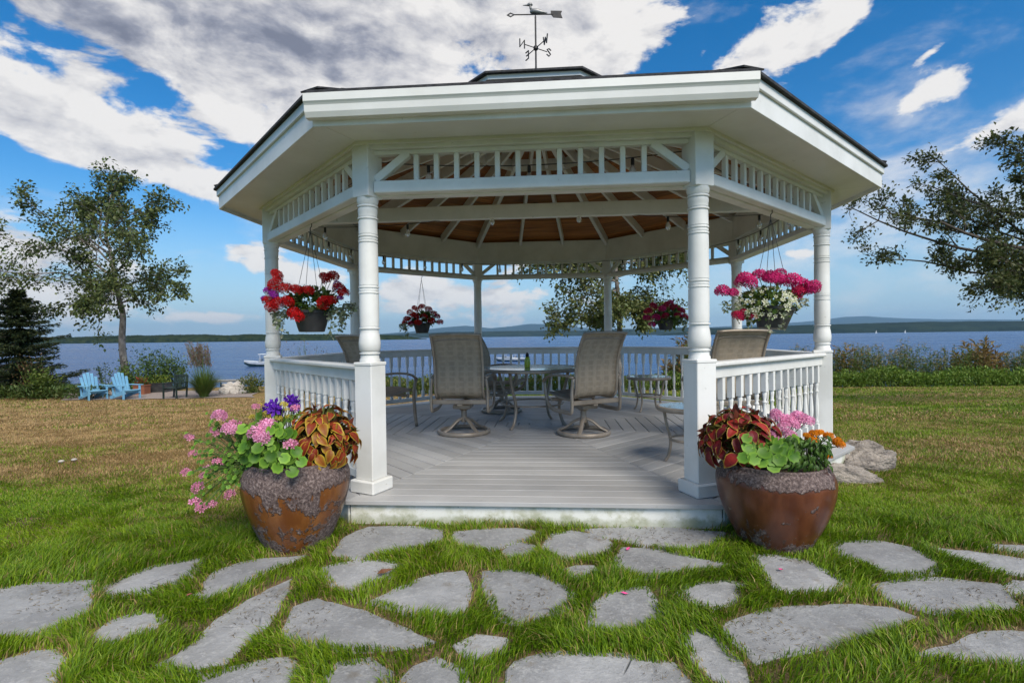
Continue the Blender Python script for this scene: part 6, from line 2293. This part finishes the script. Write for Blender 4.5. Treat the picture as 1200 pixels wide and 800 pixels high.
def grow_grass():
    # between and around the flagstones: lush and longer
    n = 560000
    d = np.sqrt(rng.uniform(1.55 ** 2, 5.0 ** 2, n)) 
    d = np.where((d > 4.2) & (rng.random(n) < (d - 4.2) / .8), rng.uniform(1.6, 4.2, n), d)
    u = rng.uniform(-40, 1240, n)
    x = CAM.x + (u - 600) / FPX * d; y = CAM.y + d
    ok = ~stone_mask(x, y) & ~gaz_mask(x, y) & ~urn_mask(x, y)
    cl = fbm(x * 5.0, y * 5.0, 3)
    ok &= rng.random(n) < np.clip(0.35 + 1.5 * (cl - .30), .12, 1)
    x, y, cl = x[ok], y[ok], cl[ok]
    n = len(x)
    # distance to the nearest stone edge decides how worn the turf is
    dry = dryness(x, y)
    path = np.clip((-2.75 - y) / .35, 0, 1) * np.clip((3.6 - np.abs(x)) / .5, 0, 1)
    near = np.full(n, 9.0)
    for pl in stone_polys:
        m = len(pl)
        bb0, bb1 = pl.min(0) - .1, pl.max(0) + .1
        idx = np.where((x > bb0[0]) & (x < bb1[0]) & (y > bb0[1]) & (y < bb1[1]))[0]
        for i in range(m):
            p0, p1 = pl[i], pl[(i + 1) % m]
            e = p1 - p0
            t = np.clip(((x[idx] - p0[0]) * e[0] + (y[idx] - p0[1]) * e[1]) / (e @ e + 1e-9), 0, 1)
            dd = np.hypot(x[idx] - p0[0] - t * e[0], y[idx] - p0[1] - t * e[1])
            near[idx] = np.minimum(near[idx], dd)
    worn = np.clip(1.2 - near / .065, 0, 1) * np.clip((fbm(x * 3 + 7, y * 3, 3) - .42) * 9, 0, 1)
    keep = rng.random(n) > worn * .85
    x, y, cl, dry, path, near, worn = (q[keep] for q in (x, y, cl, dry, path, near, worn))
    n = len(x)
    h = (0.032 + 0.042 * path * (.35 + cl) * np.clip(near / .06, .35, 1)) * rng.uniform(.55, 1.3, n) * (1 - .5 * worn)
    w = rng.uniform(.0032, .0060, n)
    g1 = np.array([.150, .270, .008]); g2 = np.array([.060, .130, .005]); g3 = np.array([.27, .375, .018]); st = np.array([.42, .29, .13])
    k = rng.random((n, 1))
    big = fbm(x * .9 + 30, y * 1.3, 3)[:, None]
    col = g1 * (1 - k) + np.where(rng.random((n, 1)) < np.clip(big * 1.3 - .15, 0, 1), g3, g2) * k
    pdry = np.clip(.06 + .95 * dry * (1 - .6 * path) + .6 * worn, 0, .97)
    m = rng.random(n) < pdry
    col[m] = st * rng.uniform(.6, 1.15, (m.sum(), 1)) * .9 + col[m] * .1
    blades('joint_grass', 'lush green grass growing between the flagstones', x, y, h, w, col, 1)
    # mown lawn further out
    out = []
    for i, (d0, d1, n, hh, ww) in enumerate(((4.1, 8.5, 190000, .034, .0070), (8.5, 15, 110000, .045, .014), (15, 28, 90000, .06, .026))):
        d = np.sqrt(rng.uniform(d0 ** 2, d1 ** 2, n))
        u = rng.uniform(-60, 1260, n)
        x = CAM.x + (u - 600) / FPX * d; y = CAM.y + d
        ok = ~gaz_mask(x, y) & (y < edge_y(x) + .4) & ~urn_mask(x, y)
        # inside the terrace nothing grows
        ok &= ~((y > 14.0) & (x > -18.5) & (x < -10.6) & (y < 18.2))
        x, y = x[ok], y[ok]
        n = len(x)
        dry = dryness(x, y)
        k = rng.random((n, 1))
        big = fbm(x * .9 + 30, y * 1.3, 3)[:, None]
        col = np.array([.150, .240, .010]) * (1 - k) + np.where(rng.random((n, 1)) < np.clip(big * 1.3 - .15, 0, 1), np.array([.26, .34, .024]), np.array([.070, .135, .007])) * k
        m = rng.random(n) < np.clip(.10 + .95 * dry, 0, .97)
        col[m] = np.array([.46, .315, .145]) * rng.uniform(.55, 1.15, (m.sum(), 1))
        blades('lawn_grass', 'short mown lawn grass, straw-coloured on the dry side', x, y, hh * rng.uniform(.55, 1.3, n), ww * rng.uniform(.7, 1.3, n), col, 10 + i)


grow_grass()


def clippings():
    """dry blades lying on the stones"""
    n = 26000
    d = np.sqrt(rng.uniform(1.6 ** 2, 4.4 ** 2, n)); u = rng.uniform(-30, 1230, n)
    x = CAM.x + (u - 600) / FPX * d; y = CAM.y + d
    ok = stone_mask(x, y) & (fbm(x * 4 + 9, y * 4, 3) > .58)
    x, y = x[ok], y[ok]
    n = len(x)
    a = rng.uniform(0, 6.283, n); L = rng.uniform(.008, .035, n); w = rng.uniform(.0010, .0022, n)
    ca, sa = np.cos(a), np.sin(a)
    z = gz(x, y) + .013 + rng.uniform(0, .004, n)
    V = np.stack([np.stack([x - sa * w, y + ca * w, z], 1), np.stack([x + sa * w, y - ca * w, z + .001], 1), np.stack([x + ca * L, y + sa * L, z + .003], 1)], 1).reshape(-1, 3)
    F = np.arange(3 * n)
    c = np.where(rng.random((n, 1)) < .5, np.array([[.12, .085, .045]]), np.array([[.26, .20, .10]])) * rng.uniform(.6, 1.2, (n, 1))
    tag(link('dry_clippings', np_mesh('dry_clippings', V, F, np.full(n, 3), GRASS, np.repeat(c, 3, axis=0))), 'dry grass clippings scattered over the flagstones', kind='stuff')


clippings()

# ------------------------------------------------------------------ haze over the lake
def build_haze():
    b = MB().box((0, 10000, 320), (40000, 22000, 680 - 6))
    m = bpy.data.materials.new('haze_air')
    m.use_nodes = True
    nt = m.node_tree
    nt.nodes.clear()
    o = nt.nodes.new('ShaderNodeOutputMaterial')
    v = nt.nodes.new('ShaderNodeVolumePrincipled')
    v.inputs['Color'].default_value = (0.42, 0.70, 1.0, 1)
    v.inputs['Density'].default_value = 0.000045
    v.inputs['Anisotropy'].default_value = 0.2
    nt.links.new(v.outputs[0], o.inputs['Volume'])
    tag(b.build('haze', m), 'thin blue air over the lake', kind='stuff')


build_haze()
